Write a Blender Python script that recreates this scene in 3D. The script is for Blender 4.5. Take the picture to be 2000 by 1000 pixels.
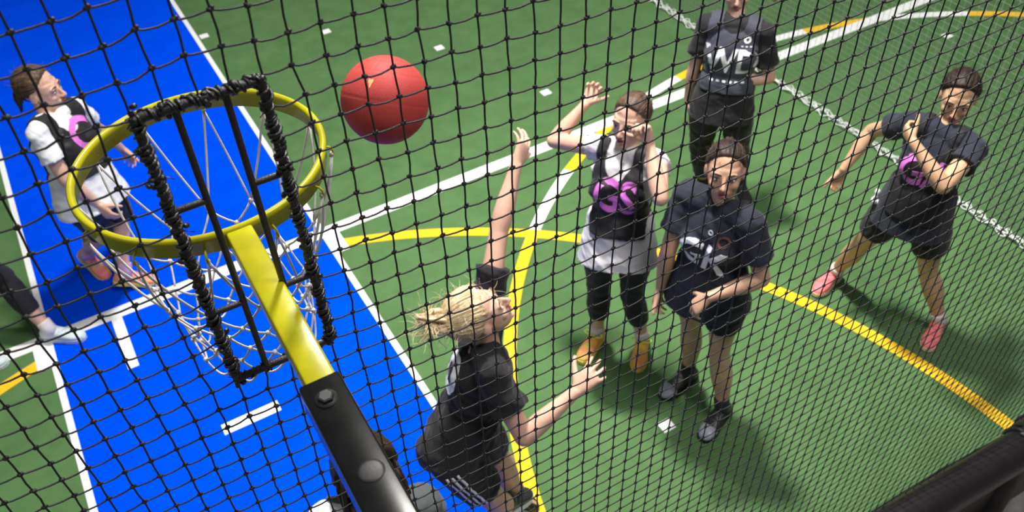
import bpy, bmesh, math, random
import numpy as np
from mathutils import Vector, Matrix, noise
from mathutils.bvhtree import BVHTree

for o in list(bpy.data.objects):
    bpy.data.objects.remove(o)
random.seed(7)
rng = np.random.default_rng(7)
SC = bpy.context.scene
COL = SC.collection

# ------------------------------------------------------------------ camera
cam_d = bpy.data.cameras.new('camera')
cam = bpy.data.objects.new('camera', cam_d)
COL.objects.link(cam)
RC = [[0.8648726209638404, -0.5000587564212968, -0.04400669987085301],
      [-0.37127072487246904, -0.5781910031118216, -0.7265350733262758],
      [0.33786594732202374, 0.6446986924501489, -0.6857187452543936]]
right, down, fwd = [Vector(r) for r in RC]
mw = Matrix((( right.x, -down.x, -fwd.x, 0.0), (right.y, -down.y, -fwd.y, 0.0),
             (right.z, -down.z, -fwd.z, 4.05), (0, 0, 0, 1)))
cam.matrix_world = mw
cam_d.sensor_width = 36.0
cam_d.lens = 1766.09 / 2000 * 36.0
cam_d.clip_start = 0.02
cam_d.dof.use_dof = True
cam_d.dof.focus_distance = 1.65
cam_d.dof.aperture_fstop = 6.5
SC.camera = cam

# ------------------------------------------------------------------ world, lamps, exposure
w = bpy.data.worlds.new('hall_ambient')
SC.world = w
w.use_nodes = True
w.node_tree.nodes['Background'].inputs[0].default_value = (0.93, 0.97, 1.0, 1)
w.node_tree.nodes['Background'].inputs[1].default_value = 0.15

def area(name, loc, size, power, col=(1, 0.97, 0.92), target=(2.2, 3, 0)):
    d = bpy.data.lights.new(name, 'AREA')
    d.shape = 'DISK'; d.size = size; d.energy = power; d.color = col
    o = bpy.data.objects.new(name, d)
    COL.objects.link(o)
    o.location = loc
    v = Vector(target) - Vector(loc)
    o.rotation_euler = v.to_track_quat('-Z', 'Y').to_euler()
    return o
area('bay_or_fill_lamp', (2.4, 4.5, 7.6), 0.75, 690, target=(2.2, 3.6, 0))
sp = bpy.data.lights.new('high_bay_boost', 'SPOT'); sp.energy = 1300; sp.spot_size = math.radians(62); sp.spot_blend = 1.0; sp.shadow_soft_size = 0.38; sp.color = (1, 0.97, 0.92)  # extra spot added at the key lamp to brighten the near court
spo = bpy.data.objects.new('high_bay_boost', sp); COL.objects.link(spo); spo.location = (2.4, 4.5, 7.55)
spo.rotation_euler = (Vector((2.7, 1.9, 0)) - Vector((2.4, 4.5, 7.55))).to_track_quat('-Z', 'Y').to_euler()
area('bay_or_fill_lamp', (-4.5, 3.0, 9.0), 2.5, 95, target=(0, 3, 0))  # weak soft fill, added to lift the ambient level
area('bay_or_fill_lamp', (2.6, 0.2, 7.5), 2.2, 290, target=(2.8, 1.6, 0))  # broad near-side fill, added to brighten the foreground and faces
SC.view_settings.view_transform = 'Standard'
SC.view_settings.look = 'None'
SC.view_settings.gamma = 1.0
SC.view_settings.exposure = 0.0
SC.view_settings.use_curve_mapping = False

# ------------------------------------------------------------------ materials
MATS = {}
def mat(name, col, rough=0.6, var=0.0, scale=20.0, bump=0.0, bscale=None, spec=0.5, sheen=0.0, sss=0.0, coat=0.0,
        col2=None, stretch=None, metal=0.0, dist=0.002):
    if name in MATS: return MATS[name]
    m = bpy.data.materials.new(name); m.use_nodes = True
    nt = m.node_tree; b = nt.nodes['Principled BSDF']
    b.inputs['Base Color'].default_value = (*col, 1)
    b.inputs['Roughness'].default_value = rough
    b.inputs['Specular IOR Level'].default_value = spec
    b.inputs['Metallic'].default_value = metal
    if sheen: b.inputs['Sheen Weight'].default_value = sheen
    if coat: b.inputs['Coat Weight'].default_value = coat
    if sss:
        b.inputs['Subsurface Weight'].default_value = sss
        b.inputs['Subsurface Radius'].default_value = (0.012, 0.005, 0.003)
        b.inputs['Subsurface Scale'].default_value = 1.0
    tc = nt.nodes.new('ShaderNodeTexCoord')
    src = tc.outputs['Object']
    if stretch:
        mp = nt.nodes.new('ShaderNodeMapping'); mp.inputs['Scale'].default_value = stretch
        nt.links.new(src, mp.inputs[0]); src = mp.outputs[0]
    if var:
        n = nt.nodes.new('ShaderNodeTexNoise'); n.inputs['Scale'].default_value = scale
        n.inputs['Detail'].default_value = 4
        nt.links.new(src, n.inputs['Vector'])
        mx = nt.nodes.new('ShaderNodeMix'); mx.data_type = 'RGBA'
        c2 = col2 or tuple(c * (1 - var) for c in col)
        c1 = col if col2 else tuple(min(1, c * (1 + var)) for c in col)
        mx.inputs[6].default_value = (*c1, 1); mx.inputs[7].default_value = (*c2, 1)
        r = nt.nodes.new('ShaderNodeMapRange'); r.inputs[1].default_value = 0.3; r.inputs[2].default_value = 0.7
        nt.links.new(n.outputs[0], r.inputs[0]); nt.links.new(r.outputs[0], mx.inputs[0])
        nt.links.new(mx.outputs[2], b.inputs['Base Color'])
    if bump:
        n2 = nt.nodes.new('ShaderNodeTexNoise'); n2.inputs['Scale'].default_value = bscale or scale * 3
        n2.inputs['Detail'].default_value = 3
        nt.links.new(src, n2.inputs['Vector'])
        bp = nt.nodes.new('ShaderNodeBump'); bp.inputs['Strength'].default_value = bump
        bp.inputs['Distance'].default_value = dist
        nt.links.new(n2.outputs[0], bp.inputs['Height']); nt.links.new(bp.outputs[0], b.inputs['Normal'])
    MATS[name] = m
    return m

def turf_mat(name, col, dark):
    m = mat(name, col, 0.9, 0.001, 3, 0.5, 900, spec=0.15, sheen=0.0, dist=0.004)
    nt = m.node_tree; b = nt.nodes['Principled BSDF']
    tc = [n for n in nt.nodes if n.type == 'TEX_COORD'][0]
    a = nt.nodes.new('ShaderNodeTexNoise'); a.inputs['Scale'].default_value = 420; a.inputs['Detail'].default_value = 3
    c = nt.nodes.new('ShaderNodeTexNoise'); c.inputs['Scale'].default_value = 5.0; c.inputs['Detail'].default_value = 6
    c.inputs['Roughness'].default_value = 0.65
    for n in (a, c): nt.links.new(tc.outputs['Object'], n.inputs['Vector'])
    ad = nt.nodes.new('ShaderNodeMath'); ad.operation = 'MULTIPLY_ADD'; ad.inputs[1].default_value = 0.6
    nt.links.new(a.outputs[0], ad.inputs[0]); nt.links.new(c.outputs[0], ad.inputs[2])
    r = nt.nodes.new('ShaderNodeMapRange'); r.inputs[1].default_value = 0.52; r.inputs[2].default_value = 1.08
    nt.links.new(ad.outputs[0], r.inputs[0])
    mx = nt.nodes.new('ShaderNodeMix'); mx.data_type = 'RGBA'
    mx.inputs[6].default_value = (*dark, 1); mx.inputs[7].default_value = (*col, 1)
    nt.links.new(r.outputs[0], mx.inputs[0]); nt.links.new(mx.outputs[2], b.inputs['Base Color'])
    return m

GREEN = turf_mat('green turf', (0.112, 0.225, 0.085), (0.070, 0.150, 0.052))
BLUE = turf_mat('blue turf', (0.0002, 0.085, 0.97), (0.0001, 0.062, 0.80))
BLUE.node_tree.nodes['Principled BSDF'].inputs['Specular IOR Level'].default_value = 0.0
WLINE = mat('white line paint', (0.86, 0.87, 0.87), 0.8, 0.05, 60, 0.3, 700)
YLINE = mat('yellow line paint', (0.90, 0.52, 0.008), 0.8, 0.08, 60, 0.3, 700)
CORD = mat('black net cord', (0.013, 0.012, 0.012), 0.5, 0.3, 300, 0.5, 900, spec=0.5)
LASH = mat('black lashing twine', (0.006, 0.005, 0.006), 0.30, 0.3, 200, 0.6, 500, spec=0.7)
FRAME = mat('black powder coated tube', (0.012, 0.008, 0.011), 0.42, 0.3, 120, 0.3, 400, spec=0.6)
YPAINT = mat('yellow gloss paint', (0.43, 0.40, 0.004), 0.30, 0.18, 18, 0.06, 90, spec=0.3, coat=0.05, col2=(0.31, 0.29, 0.006), dist=0.0008)
BPAINT = mat('black gloss paint', (0.0045, 0.0045, 0.0045), 0.22, 0.35, 40, 0.03, 200, spec=0.35, coat=0.0, dist=0.0005)
BOLT = mat('dark painted bolt', (0.016, 0.016, 0.017), 0.5, 0.2, 60, 0.1, 200)
WCORD = mat('white goal net cord', (0.66, 0.62, 0.60), 0.6, 0.12, 150, 0.5, 800)
SCORD = mat('pale side net cord', (0.33, 0.40, 0.33), 0.7, 0.1, 100)
HEM = mat('white hem rope', (0.78, 0.80, 0.78), 0.7, 0.15, 200)
PAD = mat('black vinyl padding', (0.006, 0.004, 0.006), 0.38, 0.3, 10, 0.12, 20, spec=0.5, dist=0.006)
CONC = mat('grey concrete', (0.20, 0.19, 0.18), 0.85, 0.35, 14, 0.4, 90)
RUBBER = mat('red rubber', (0.48, 0.060, 0.052), 0.6, 0.18, 7, 0.4, 420, spec=0.25, col2=(0.38, 0.042, 0.038))

# ------------------------------------------------------------------ mesh helpers
def V(*a): return np.array(a, float)
def unit(v):
    v = np.asarray(v, float); n = np.linalg.norm(v)
    return v / n if n > 1e-12 else v

class MB:
    def __init__(s): s.v = []; s.f = []; s.n = 0; s.mi = []; s.cur = 0
    def add(s, vs, fs):
        vs = np.asarray(vs, float); s.v.append(vs)
        for f in fs: s.f.append(tuple(int(i) + s.n for i in f)); s.mi.append(s.cur)
        s.n += len(vs)
    def arr(s): return np.concatenate(s.v) if s.v else np.zeros((0, 3))
    def loft(s, cs, A, Bv, seg=16, power=2.0, cap=True):
        cs = np.asarray(cs, float); A = np.asarray(A, float); Bv = np.asarray(Bv, float)
        th = np.linspace(0, 2 * np.pi, seg, endpoint=False)
        c, sn = np.cos(th), np.sin(th)
        e = 2.0 / power
        c = np.sign(c) * np.abs(c) ** e; sn = np.sign(sn) * np.abs(sn) ** e
        n = len(cs)
        vs = cs[:, None, :] + c[None, :, None] * A[:, None, :] + sn[None, :, None] * Bv[:, None, :]
        vs = vs.reshape(-1, 3)
        fs = []
        for i in range(n - 1):
            for k in range(seg):
                k2 = (k + 1) % seg
                fs.append((i * seg + k, i * seg + k2, (i + 1) * seg + k2, (i + 1) * seg + k))
        if cap:
            fs.append(tuple(range(seg))[::-1]); fs.append(tuple((n - 1) * seg + k for k in range(seg)))
        s.add(vs, fs)
    def tube(s, pts, rad, seg=12, round_ends=False, cap=True, up=None):
        P = np.asarray(pts, float); n = len(P)
        r = np.full(n, rad, float) if np.isscalar(rad) else np.asarray(rad, float)
        T = np.zeros_like(P)
        T[1:-1] = P[2:] - P[:-2]; T[0] = P[1] - P[0]; T[-1] = P[-1] - P[-2]
        T = T / (np.linalg.norm(T, axis=1, keepdims=True) + 1e-12)
        if up is None:
            up = V(0, 0, 1) if abs(T[0][2]) < 0.9 else V(1, 0, 0)
        a = unit(np.cross(T[0], up)); As = [a]
        for i in range(1, n):
            a = a - T[i] * np.dot(a, T[i]); a = unit(a); As.append(a)
        As = np.array(As); Bs = np.cross(T, As)
        if round_ends:
            k = 3
            cs = []; aa = []; bb = []
            for j in range(k):
                an = (j + 0.35) / k * np.pi / 2
                cs.append(P[0] - T[0] * r[0] * np.cos(an)); aa.append(As[0] * r[0] * np.sin(an)); bb.append(Bs[0] * r[0] * np.sin(an))
            for i in range(n): cs.append(P[i]); aa.append(As[i] * r[i]); bb.append(Bs[i] * r[i])
            for j in range(k)[::-1]:
                an = (j + 0.35) / k * np.pi / 2
                cs.append(P[-1] + T[-1] * r[-1] * np.cos(an)); aa.append(As[-1] * r[-1] * np.sin(an)); bb.append(Bs[-1] * r[-1] * np.sin(an))
            s.loft(cs, aa, bb, seg)
        else:
            s.loft(P, As * r[:, None], Bs * r[:, None], seg, cap=cap)
    def ell(s, c, ax, rad, seg=16, rings=10):
        ax = np.asarray(ax, float); c = np.asarray(c, float)
        vs = [c + ax[2] * rad[2]]
        for i in range(1, rings):
            ph = np.pi * i / rings
            for k in range(seg):
                t = 2 * np.pi * k / seg
                vs.append(c + ax[0] * rad[0] * np.sin(ph) * np.cos(t) + ax[1] * rad[1] * np.sin(ph) * np.sin(t) + ax[2] * rad[2] * np.cos(ph))
        vs.append(c - ax[2] * rad[2]); L = len(vs) - 1
        fs = [(0, 1 + k, 1 + (k + 1) % seg) for k in range(seg)]
        for i in range(rings - 2):
            for k in range(seg):
                a = 1 + i * seg + k; b = 1 + i * seg + (k + 1) % seg
                fs.append((a, a + seg, b + seg, b))
        fs += [(L, 1 + (rings - 2) * seg + (k + 1) % seg, 1 + (rings - 2) * seg + k) for k in range(seg)]
        s.add(vs, fs)
    def box(s, c, h, ax=((1, 0, 0), (0, 1, 0), (0, 0, 1)), bev=0.0):
        ax = np.asarray(ax, float); c = np.asarray(c, float)
        bm = bmesh.new(); bmesh.ops.create_cube(bm, size=2.0)
        for v in bm.verts: v.co = (v.co.x * h[0], v.co.y * h[1], v.co.z * h[2])
        if bev: bmesh.ops.bevel(bm, geom=list(bm.edges), offset=bev, segments=2, affect='EDGES', profile=0.5)
        bm.verts.index_update()
        vs = [c + ax[0] * v.co.x + ax[1] * v.co.y + ax[2] * v.co.z for v in bm.verts]
        fs = [[v.index for v in f.verts] for f in bm.faces]
        bm.free(); s.add(vs, fs)
    def mesh(s, origin=(0, 0, 0), name='mesh'):
        me = bpy.data.meshes.new(name)
        me.from_pydata((s.arr() - np.asarray(origin, float)).tolist(), [], s.f)
        if any(s.mi): me.polygons.foreach_set('material_index', s.mi)
        me.update()
        return me
    def build(s, name, m, parent=None, smooth=True, origin=None, recalc=False):
        org = np.zeros(3)
        if origin is not None: org = np.asarray(origin, float)
        elif parent is not None: org = WORLD(parent)
        me = s.mesh(org, name)
        return link(name, me, m, parent, smooth, org)

def WORLD(o):
    p = np.zeros(3)
    while o is not None:
        p = p + np.array(o.location); o = o.parent
    return p
def link(name, me, m, parent=None, smooth=True, org=None):
    ms = m if isinstance(m, (list, tuple)) else [m]
    for x in ms: me.materials.append(x)
    if smooth and len(me.polygons): me.polygons.foreach_set('use_smooth', [True] * len(me.polygons))
    o = bpy.data.objects.new(name, me); COL.objects.link(o)
    if parent is not None: o.parent = parent
    elif org is not None: o.location = tuple(org)
    return o
def empty(name, loc, label=None, cat=None, group=None):
    o = bpy.data.objects.new(name, None); COL.objects.link(o); o.location = tuple(float(x) for x in loc)
    o.empty_display_size = 0.1
    tag(o, label, cat, group); return o
def tag(o, label=None, cat=None, group=None, kind=None):
    for k, v in (('label', label), ('category', cat), ('group', group), ('kind', kind)):
        if v: o[k] = v
    return o

def remesh(mb, voxel, smooth=3, fac=0.5):
    me = mb.mesh(name='tmp')
    o = bpy.data.objects.new('tmp', me); COL.objects.link(o)
    r = o.modifiers.new('r', 'REMESH'); r.mode = 'VOXEL'; r.voxel_size = voxel; r.use_smooth_shade = True
    if smooth:
        sm = o.modifiers.new('s', 'SMOOTH'); sm.factor = fac; sm.iterations = smooth
    dg = bpy.context.evaluated_depsgraph_get(); dg.update()
    out = bpy.data.meshes.new_from_object(o.evaluated_get(dg), depsgraph=dg)
    bpy.data.objects.remove(o); bpy.data.meshes.remove(me)
    return out
def mesh_np(me):
    v = np.empty(len(me.vertices) * 3); me.vertices.foreach_get('co', v); return v.reshape(-1, 3)
def mesh_nrm(me):
    v = np.empty(len(me.vertices) * 3); me.vertices.foreach_get('normal', v); return v.reshape(-1, 3)
def set_np(me, v): me.vertices.foreach_set('co', np.asarray(v).ravel()); me.update()
def bvh_of(me):
    return BVHTree.FromPolygons([tuple(v.co) for v in me.vertices], [tuple(p.vertices) for p in me.polygons])
def wrinkle(me, amp, seed, scale=9.0, direction=(0, 0, 1)):
    """soft cloth folds: warped ridged waves pushed along the normal"""
    P = mesh_np(me); N = mesh_nrm(me); r = np.random.default_rng(seed)
    out = np.zeros(len(P))
    d0 = unit(direction)
    for k in range(6):
        d = unit(r.normal(size=3) * 0.8 + d0 * 1.0)
        s = scale * (1 + 0.55 * k)
        warp = sum(np.sin(P @ (unit(r.normal(size=3)) * s * 0.55) + r.uniform(0, 6)) for _ in range(3))
        x = P @ (d * s * 2.2) + warp * 1.5 + r.uniform(0, 6)
        out += (1 - 2 * np.abs(np.sin(x))) * (0.7 ** k)
    set_np(me, P + N * (out * amp * 0.6)[:, None])
def strip_mb(pts, wid, z0, z1):
    """flat painted band following a ground polyline"""
    P = np.asarray(pts, float); n = len(P)
    T = np.zeros_like(P); T[1:-1] = P[2:] - P[:-2]; T[0] = P[1] - P[0]; T[-1] = P[-1] - P[-2]
    T /= np.linalg.norm(T, axis=1, keepdims=True); Nn = np.c_[-T[:, 1], T[:, 0]]
    L = P + Nn * wid / 2; Rr = P - Nn * wid / 2
    vs = np.concatenate([np.c_[L, np.full(n, z1)], np.c_[Rr, np.full(n, z1)], np.c_[L, np.full(n, z0)], np.c_[Rr, np.full(n, z0)]])
    fs = []
    for i in range(n - 1):
        fs += [(n + i, n + i + 1, i + 1, i), (i, i + 1, 2 * n + i + 1, 2 * n + i), (n + i + 1, n + i, 3 * n + i, 3 * n + i + 1)]
    fs += [(n, 0, 2 * n, 3 * n), (n - 1, 2 * n - 1, 4 * n - 1, 3 * n - 1)]
    m = MB(); m.add(vs, fs); return m

# ------------------------------------------------------------------ floor and court markings
m = MB(); m.box((6, 7.53, -0.03), (16, 6.57, 0.03))
floor = m.build('floor', GREEN, None, smooth=False, origin=(6, 7.5, 0)); tag(floor, kind='structure')
m = MB(); m.box((6, -1.57, -0.05), (16, 2.525, 0.045))
f2 = m.build('floor', CONC, None, smooth=False, origin=(6, -1.6, 0)); tag(f2, kind='structure')
Z = 0.0035
m = strip_mb([(0.125, 0.962), (0.125, 14.0)], 1.80, -0.01, 0.002)
st = m.build('pitch_strip', BLUE, floor, smooth=False)
st['label'] = 'bright blue turf strip with white edge lines'
def line(pts, wid, m_, z=Z, name='court_line', label=None):
    o = strip_mb(pts, wid, -0.01, z).build(name, m_, floor, smooth=False)
    if label: o['label'] = label
    return o
line([(1.024, 0.962), (1.024, 14.0)], 0.038, WLINE, label='white edge line of the blue strip, right side')
line([(-0.776, 0.962), (-0.776, 14.0)], 0.038, WLINE, label='white edge line of the blue strip, left side')
line([(-9.0, 4.70), (20.0, 4.70)], 0.100, WLINE, Z + 0.0006, label='long white line crossing the blue strip and green turf')
line([(-0.372, 4.652), (-0.372, 4.185)], 0.064, WLINE, label='short white tick on the blue strip')
line([(-0.05, 3.456), (0.275, 3.456)], 0.078, WLINE, label='short white dash on the blue strip')
line([(1.082, 4.71), (1.082, 4.455)], 0.080, WLINE, Z + 0.001, label='white corner block beside the strip, right side')
line([(-0.834, 4.71), (-0.834, 4.455)], 0.080, WLINE, Z + 0.001, label='white corner block beside the strip, left side')
def arc(c, r, a0, a1, n=48):
    return [(c[0] + r * math.cos(math.radians(a0 + (a1 - a0) * i / n)), c[1] + r * math.sin(math.radians(a0 + (a1 - a0) * i / n))) for i in range(n + 1)]
line(arc((-0.048, 1.112), 3.608, 71.3, -3.0), 0.080, YLINE, Z + 0.0003, label='yellow goal circle arc on the green turf, right of the strip')
line(arc((0.134, 1.228), 3.436, 106.8, 184.0), 0.080, YLINE, Z + 0.0003, label='yellow goal circle arc left of the strip')
seq = [(196, 133.4, 0), (133.4, 122.5, 1), (122.5, 111, 0), (111, 99.5, 1), (99.5, 88.5, 0), (88.5, 78.9, 1), (78.9, 68, 0), (68, 56.3, 1), (56.3, 45, 0), (45, 34, 1), (34, 10, 0)]
for a0, a1, c_ in seq:
    line(arc((4.809, 1.194), 3.757, a0, a1, 24), 0.078, WLINE if c_ else YLINE, Z + 0.0001,
         label='white stretch of the large circle' if c_ else 'yellow stretch of the large circle')
for k, (x, y) in enumerate([(1.095, 7.83), (2.057, 7.267), (2.78, 6.43), (3.184, 5.319), (2.03, 2.20), (6.453, 4.163)]):
    bm_ = strip_mb([(x - 0.038, y), (x + 0.038, y)], 0.072, -0.01, Z + 0.0008)
    o = bm_.build('marker_patch', WLINE, floor, smooth=False)
    o['label'] = 'small white square patch on the turf'

# ------------------------------------------------------------------ side net
SX = 4.775
side = empty('side_net', (SX, 6.0, 0), 'pale fine-mesh side net hanging above a white bunched hem rope on the turf', 'net')
m = MB(); pitch_ = 0.046
ys = np.arange(1.0, 12.0, pitch_); zs = np.arange(0.03, 3.2, pitch_)
def thin_prism(mb, a, b, r):
    a = np.asarray(a, float); b = np.asarray(b, float); t = unit(b - a)
    u = unit(np.cross(t, V(0.3, 0.2, 1) if abs(t[2]) < .9 else V(1, 0.1, 0))); v_ = np.cross(t, u)
    vs = []
    for p in (a, b):
        for k in range(3):
            an = 2 * math.pi * k / 3; vs.append(p + (u * math.cos(an) + v_ * math.sin(an)) * r)
    mb.add(vs, [(0, 1, 4, 3), (1, 2, 5, 4), (2, 0, 3, 5)])
for y in ys:
    pz = [0.03, 0.5, 1.1, 1.8, 2.5, 3.2]
    xo = [SX + 0.012 * math.sin(y * 1.3 + z) for z in pz]
    for k in range(5):
        thin_prism(m, (xo[k], y + 0.006 * math.sin(9 * y + 2 * k), pz[k]), (xo[k + 1], y + 0.006 * math.sin(9 * y + 2 * k + 2), pz[k + 1]), 0.0014)
for z in zs:
    yy = np.arange(1.0, 12.01, 0.55)
    for a, b in zip(yy[:-1], yy[1:]):
        thin_prism(m, (SX + 0.012 * math.sin(a * 1.3 + z), a, z), (SX + 0.012 * math.sin(b * 1.3 + z), b, z), 0.0007)
o = m.build('netting', SCORD, side, smooth=False); o['kind'] = 'stuff'
m = MB()
for k in range(5):
    yy = np.arange(1.0, 11.0, 0.02); ph = rng.uniform(0, 6)
    P = np.c_[SX + 0.010 * np.sin(yy * (31 + 7 * k) + ph) + 0.005 * np.sin(yy * 97 + k) + 0.006 * np.sin(yy * 2.1) + 0.008 * (k - 2), yy,
              0.022 + 0.014 * np.sin(yy * (43 + 5 * k) + ph * 2) + 0.004 * k]
    m.tube(P, 0.0042, 5)
o = m.build('hem_rope', HEM, side)

# ------------------------------------------------------------------ goal: ring, arm, sleeve, hanging net
RX, RY, RZ, RR = 0.118, 1.330, 3.153, 0.2085
goal = empty('netball_goal', (0.12, -0.45, 0), 'yellow goal ring with white cord net on a yellow arm set in a black sleeve', 'goal')
m = MB()
prof = [(-0.0045, -0.031), (-0.005, -0.008), (-0.0085, -0.004), (-0.009, 0.001), (-0.0055, 0.0055), (0.0, 0.0065), (0.0035, 0.003), (0.004, -0.003), (0.0005, -0.007), (-0.0005, -0.031)]
n = 128; vs = []; fs = []
for i in range(n):
    a = 2 * math.pi * i / n
    for (dr, dz) in prof: vs.append((RX + (RR + dr) * math.cos(a), RY + (RR + dr) * math.sin(a), RZ + dz))
q = len(prof)
for i in range(n):
    for k in range(q):
        fs.append((i * q + k, ((i + 1) % n) * q + k, ((i + 1) % n) * q + (k + 1) % q, i * q + (k + 1) % q))
m.add(vs, fs); ring = m.build('ring', YPAINT, goal)
# hooks
hk = [math.radians(15 + 30 * k) for k in range(12)]
for a in hk:
    c, s_ = math.cos(a), math.sin(a)
    m = MB()
    pts = [(RX + (RR + d) * c, RY + (RR + d) * s_, RZ + z) for d, z in [(-0.003, -0.022), (0.005, -0.024), (0.010, -0.030), (0.010, -0.038), (0.004, -0.042)]]
    m.tube(pts, 0.0022, 6, round_ends=True); m.build('net_hook', YPAINT, ring)
m = MB(); m.box((RX, RY - RR + 0.004, RZ - 0.014), (0.024, 0.006, 0.016), bev=0.002); m.build('weld_bracket', YPAINT, ring)
m = MB(); AX = 0.1205
m.box((AX, 0.915, RZ - 0.018), (0.0205, 0.215, 0.020), bev=0.0035); arm = m.build('arm', YPAINT, goal)
m = MB(); L0, L1 = -0.47, 0.775
m.box((AX - 0.003, (L0 + L1) / 2, RZ - 0.020), (0.0275, (L1 - L0) / 2, 0.0265), bev=0.0035); sl = m.build('sleeve', BPAINT, goal)
m = MB()
hexa = [(0.0105 * math.cos(math.pi / 3 * k), 0.0105 * math.sin(math.pi / 3 * k)) for k in range(6)]
zt = RZ + 0.0065
vs = [(AX - 0.006 + x, 0.738 + y, zt) for x, y in hexa] + [(AX - 0.006 + x, 0.738 + y, zt + 0.007) for x, y in hexa] + [(AX - 0.006 + x * .8, 0.738 + y * .8, zt + 0.0085) for x, y in hexa]
fs = [(k, (k + 1) % 6, 6 + (k + 1) % 6, 6 + k) for k in range(6)] + [(6 + k, 6 + (k + 1) % 6, 12 + (k + 1) % 6, 12 + k) for k in range(6)] + [tuple(range(12, 18))]
m.add(vs, fs); m.build('bolt', BOLT, sl, smooth=False)
m = MB(); m.loft([(AX - 0.006, 0.738, zt - .001), (AX - 0.006, 0.738, zt + 0.0015)], [(0.0145, 0, 0)] * 2, [(0, 0.0145, 0)] * 2, 20); m.build('washer', BOLT, sl)
m = MB()
pz = [(0.0165, 0), (0.016, 0.0012), (0.012, 0.0022), (0.006, 0.0028), (0.001, 0.003)]
m.loft([(AX + 0.000, 0.612, zt - 0.0005 + z) for r, z in pz], [(r, 0, 0) for r, z in pz], [(0, r, 0) for r, z in pz], 22); m.build('dome_cap', BOLT, sl)
m = MB(); m.box((AX, -0.45, 1.58), (0.04, 0.04, 1.60), bev=0.006); m.build('post', BPAINT, goal)
m = MB(); m.box((AX, -0.45, 0.008), (0.14, 0.14, 0.012), bev=0.004); m.build('base_plate', BPAINT, goal)

# white goal net: twelve long loops then rows of diamonds, knot at each crossing
cordm = MB(); knotm = MB()
rows = [(-0.222, 0.158), (-0.265, 0.142), (-0.305, 0.130), (-0.345, 0.122), (-0.382, 0.116), (-0.414, 0.112)]
def gp(a, r, z):
    wob = 0.006
    return V(RX + (r + wob * math.sin(5 * a + 20 * z)) * math.cos(a) + 0.004 * math.sin(13 * a + 7 * z), RY + (r + wob * math.sin(4 * a + 31 * z)) * math.sin(a), RZ + z + 0.007 * math.sin(7 * a + 50 * z))
def cord(mb, a, b, r, sag=0.0, n=4, out=None):
    P = []
    for i in range(n + 1):
        t = i / n; p = a * (1 - t) + b * t + V(0, 0, -sag * 4 * t * (1 - t))
        if out is not None: p = p + out * 4 * t * (1 - t)
        P.append(p)
    mb.tube(P, r, 6)
hookp = [V(RX + (RR + 0.007) * math.cos(a), RY + (RR + 0.007) * math.sin(a), RZ - 0.040) for a in hk]
grid = []
for k, (z, r) in enumerate(rows):
    off = 15 if k % 2 == 0 else 0
    grid.append([gp(hk[i] + math.radians(off), r, z) for i in range(12)])
for i in range(12):
    c = V(RX, RY, 0)
    for tgt in (grid[0][i], grid[0][(i - 1) % 12]):
        mid = (hookp[i] + tgt) / 2; o_ = unit((mid - c) * V(1, 1, 0)) * 0.006
        cord(cordm, hookp[i], tgt, 0.0024, 0.006, 6, o_)
for k in range(len(rows) - 1):
    for i in range(12):
        a = grid[k][i]
        if k % 2 == 0: tg = (grid[k + 1][i], grid[k + 1][(i + 1) % 12])
        else: tg = (grid[k + 1][i], grid[k + 1][(i - 1) % 12])
        for t in tg: cord(cordm, a, t, 0.0022, 0.004, 3)
k = len(rows) - 1
for i in range(12):
    a, b = grid[k][i], grid[k][(i + 1) % 12]
    cord(cordm, a, b, 0.0023, 0.030 + 0.008 * math.sin(i * 2.1), 8)
for k, g_ in enumerate(grid):
    for p in g_:
        ax = [unit(rng.normal(size=3))]; ax.append(unit(np.cross(ax[0], rng.normal(size=3)))); ax.append(np.cross(ax[0], ax[1]))
        knotm.ell(p, ax, (0.0058, 0.0048, 0.0050), 8, 6)
for p in hookp: knotm.ell(p + V(0, 0, 0.001), np.eye(3), (0.0042, 0.0042, 0.005), 8, 6)
gn = cordm.build('goal_net', WCORD, goal); gn['label'] = 'white knotted cord net hanging from the ring'
kn = knotm.build('knot', WCORD, gn); kn['kind'] = 'stuff'

# ------------------------------------------------------------------ welded bar frame in the back net
NY = 0.977
FX0, FX1, FZ0, FZ1 = 0.0335, 0.1850, 3.001, 3.4705
fr = empty('bar_frame', ((FX0 + FX1) / 2, NY, FZ0), 'black steel bar frame lashed into the net in front of the goal ring', 'frame')
def bar(a, b, r, name='bar', m_=FRAME):
    mb = MB(); mb.tube([a, (np.asarray(a) + np.asarray(b)) / 2, b], r, 12, round_ends=True); return mb.build(name, m_, fr)
OB, IB = 0.0062, 0.0048
bar((FX0, NY, FZ0), (FX0, NY, FZ1), OB, 'side_bar'); bar((FX1, NY, FZ0), (FX1, NY, FZ1), OB, 'side_bar')
bar((FX0, NY, FZ1), (FX1, NY, FZ1), OB, 'top_bar'); bar((FX0, NY, FZ0), (FX1, NY, FZ0), OB, 'bottom_bar')
for x in (0.0798, 0.1400): bar((x, NY, FZ0), (x, NY, FZ1), IB, 'inner_bar')
for z in (3.3295, 3.1430):
    bar((FX0, NY, z), (0.0798, NY, z), IB, 'rung'); bar((0.1400, NY, z), (FX1, NY, z), IB, 'rung')

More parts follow.
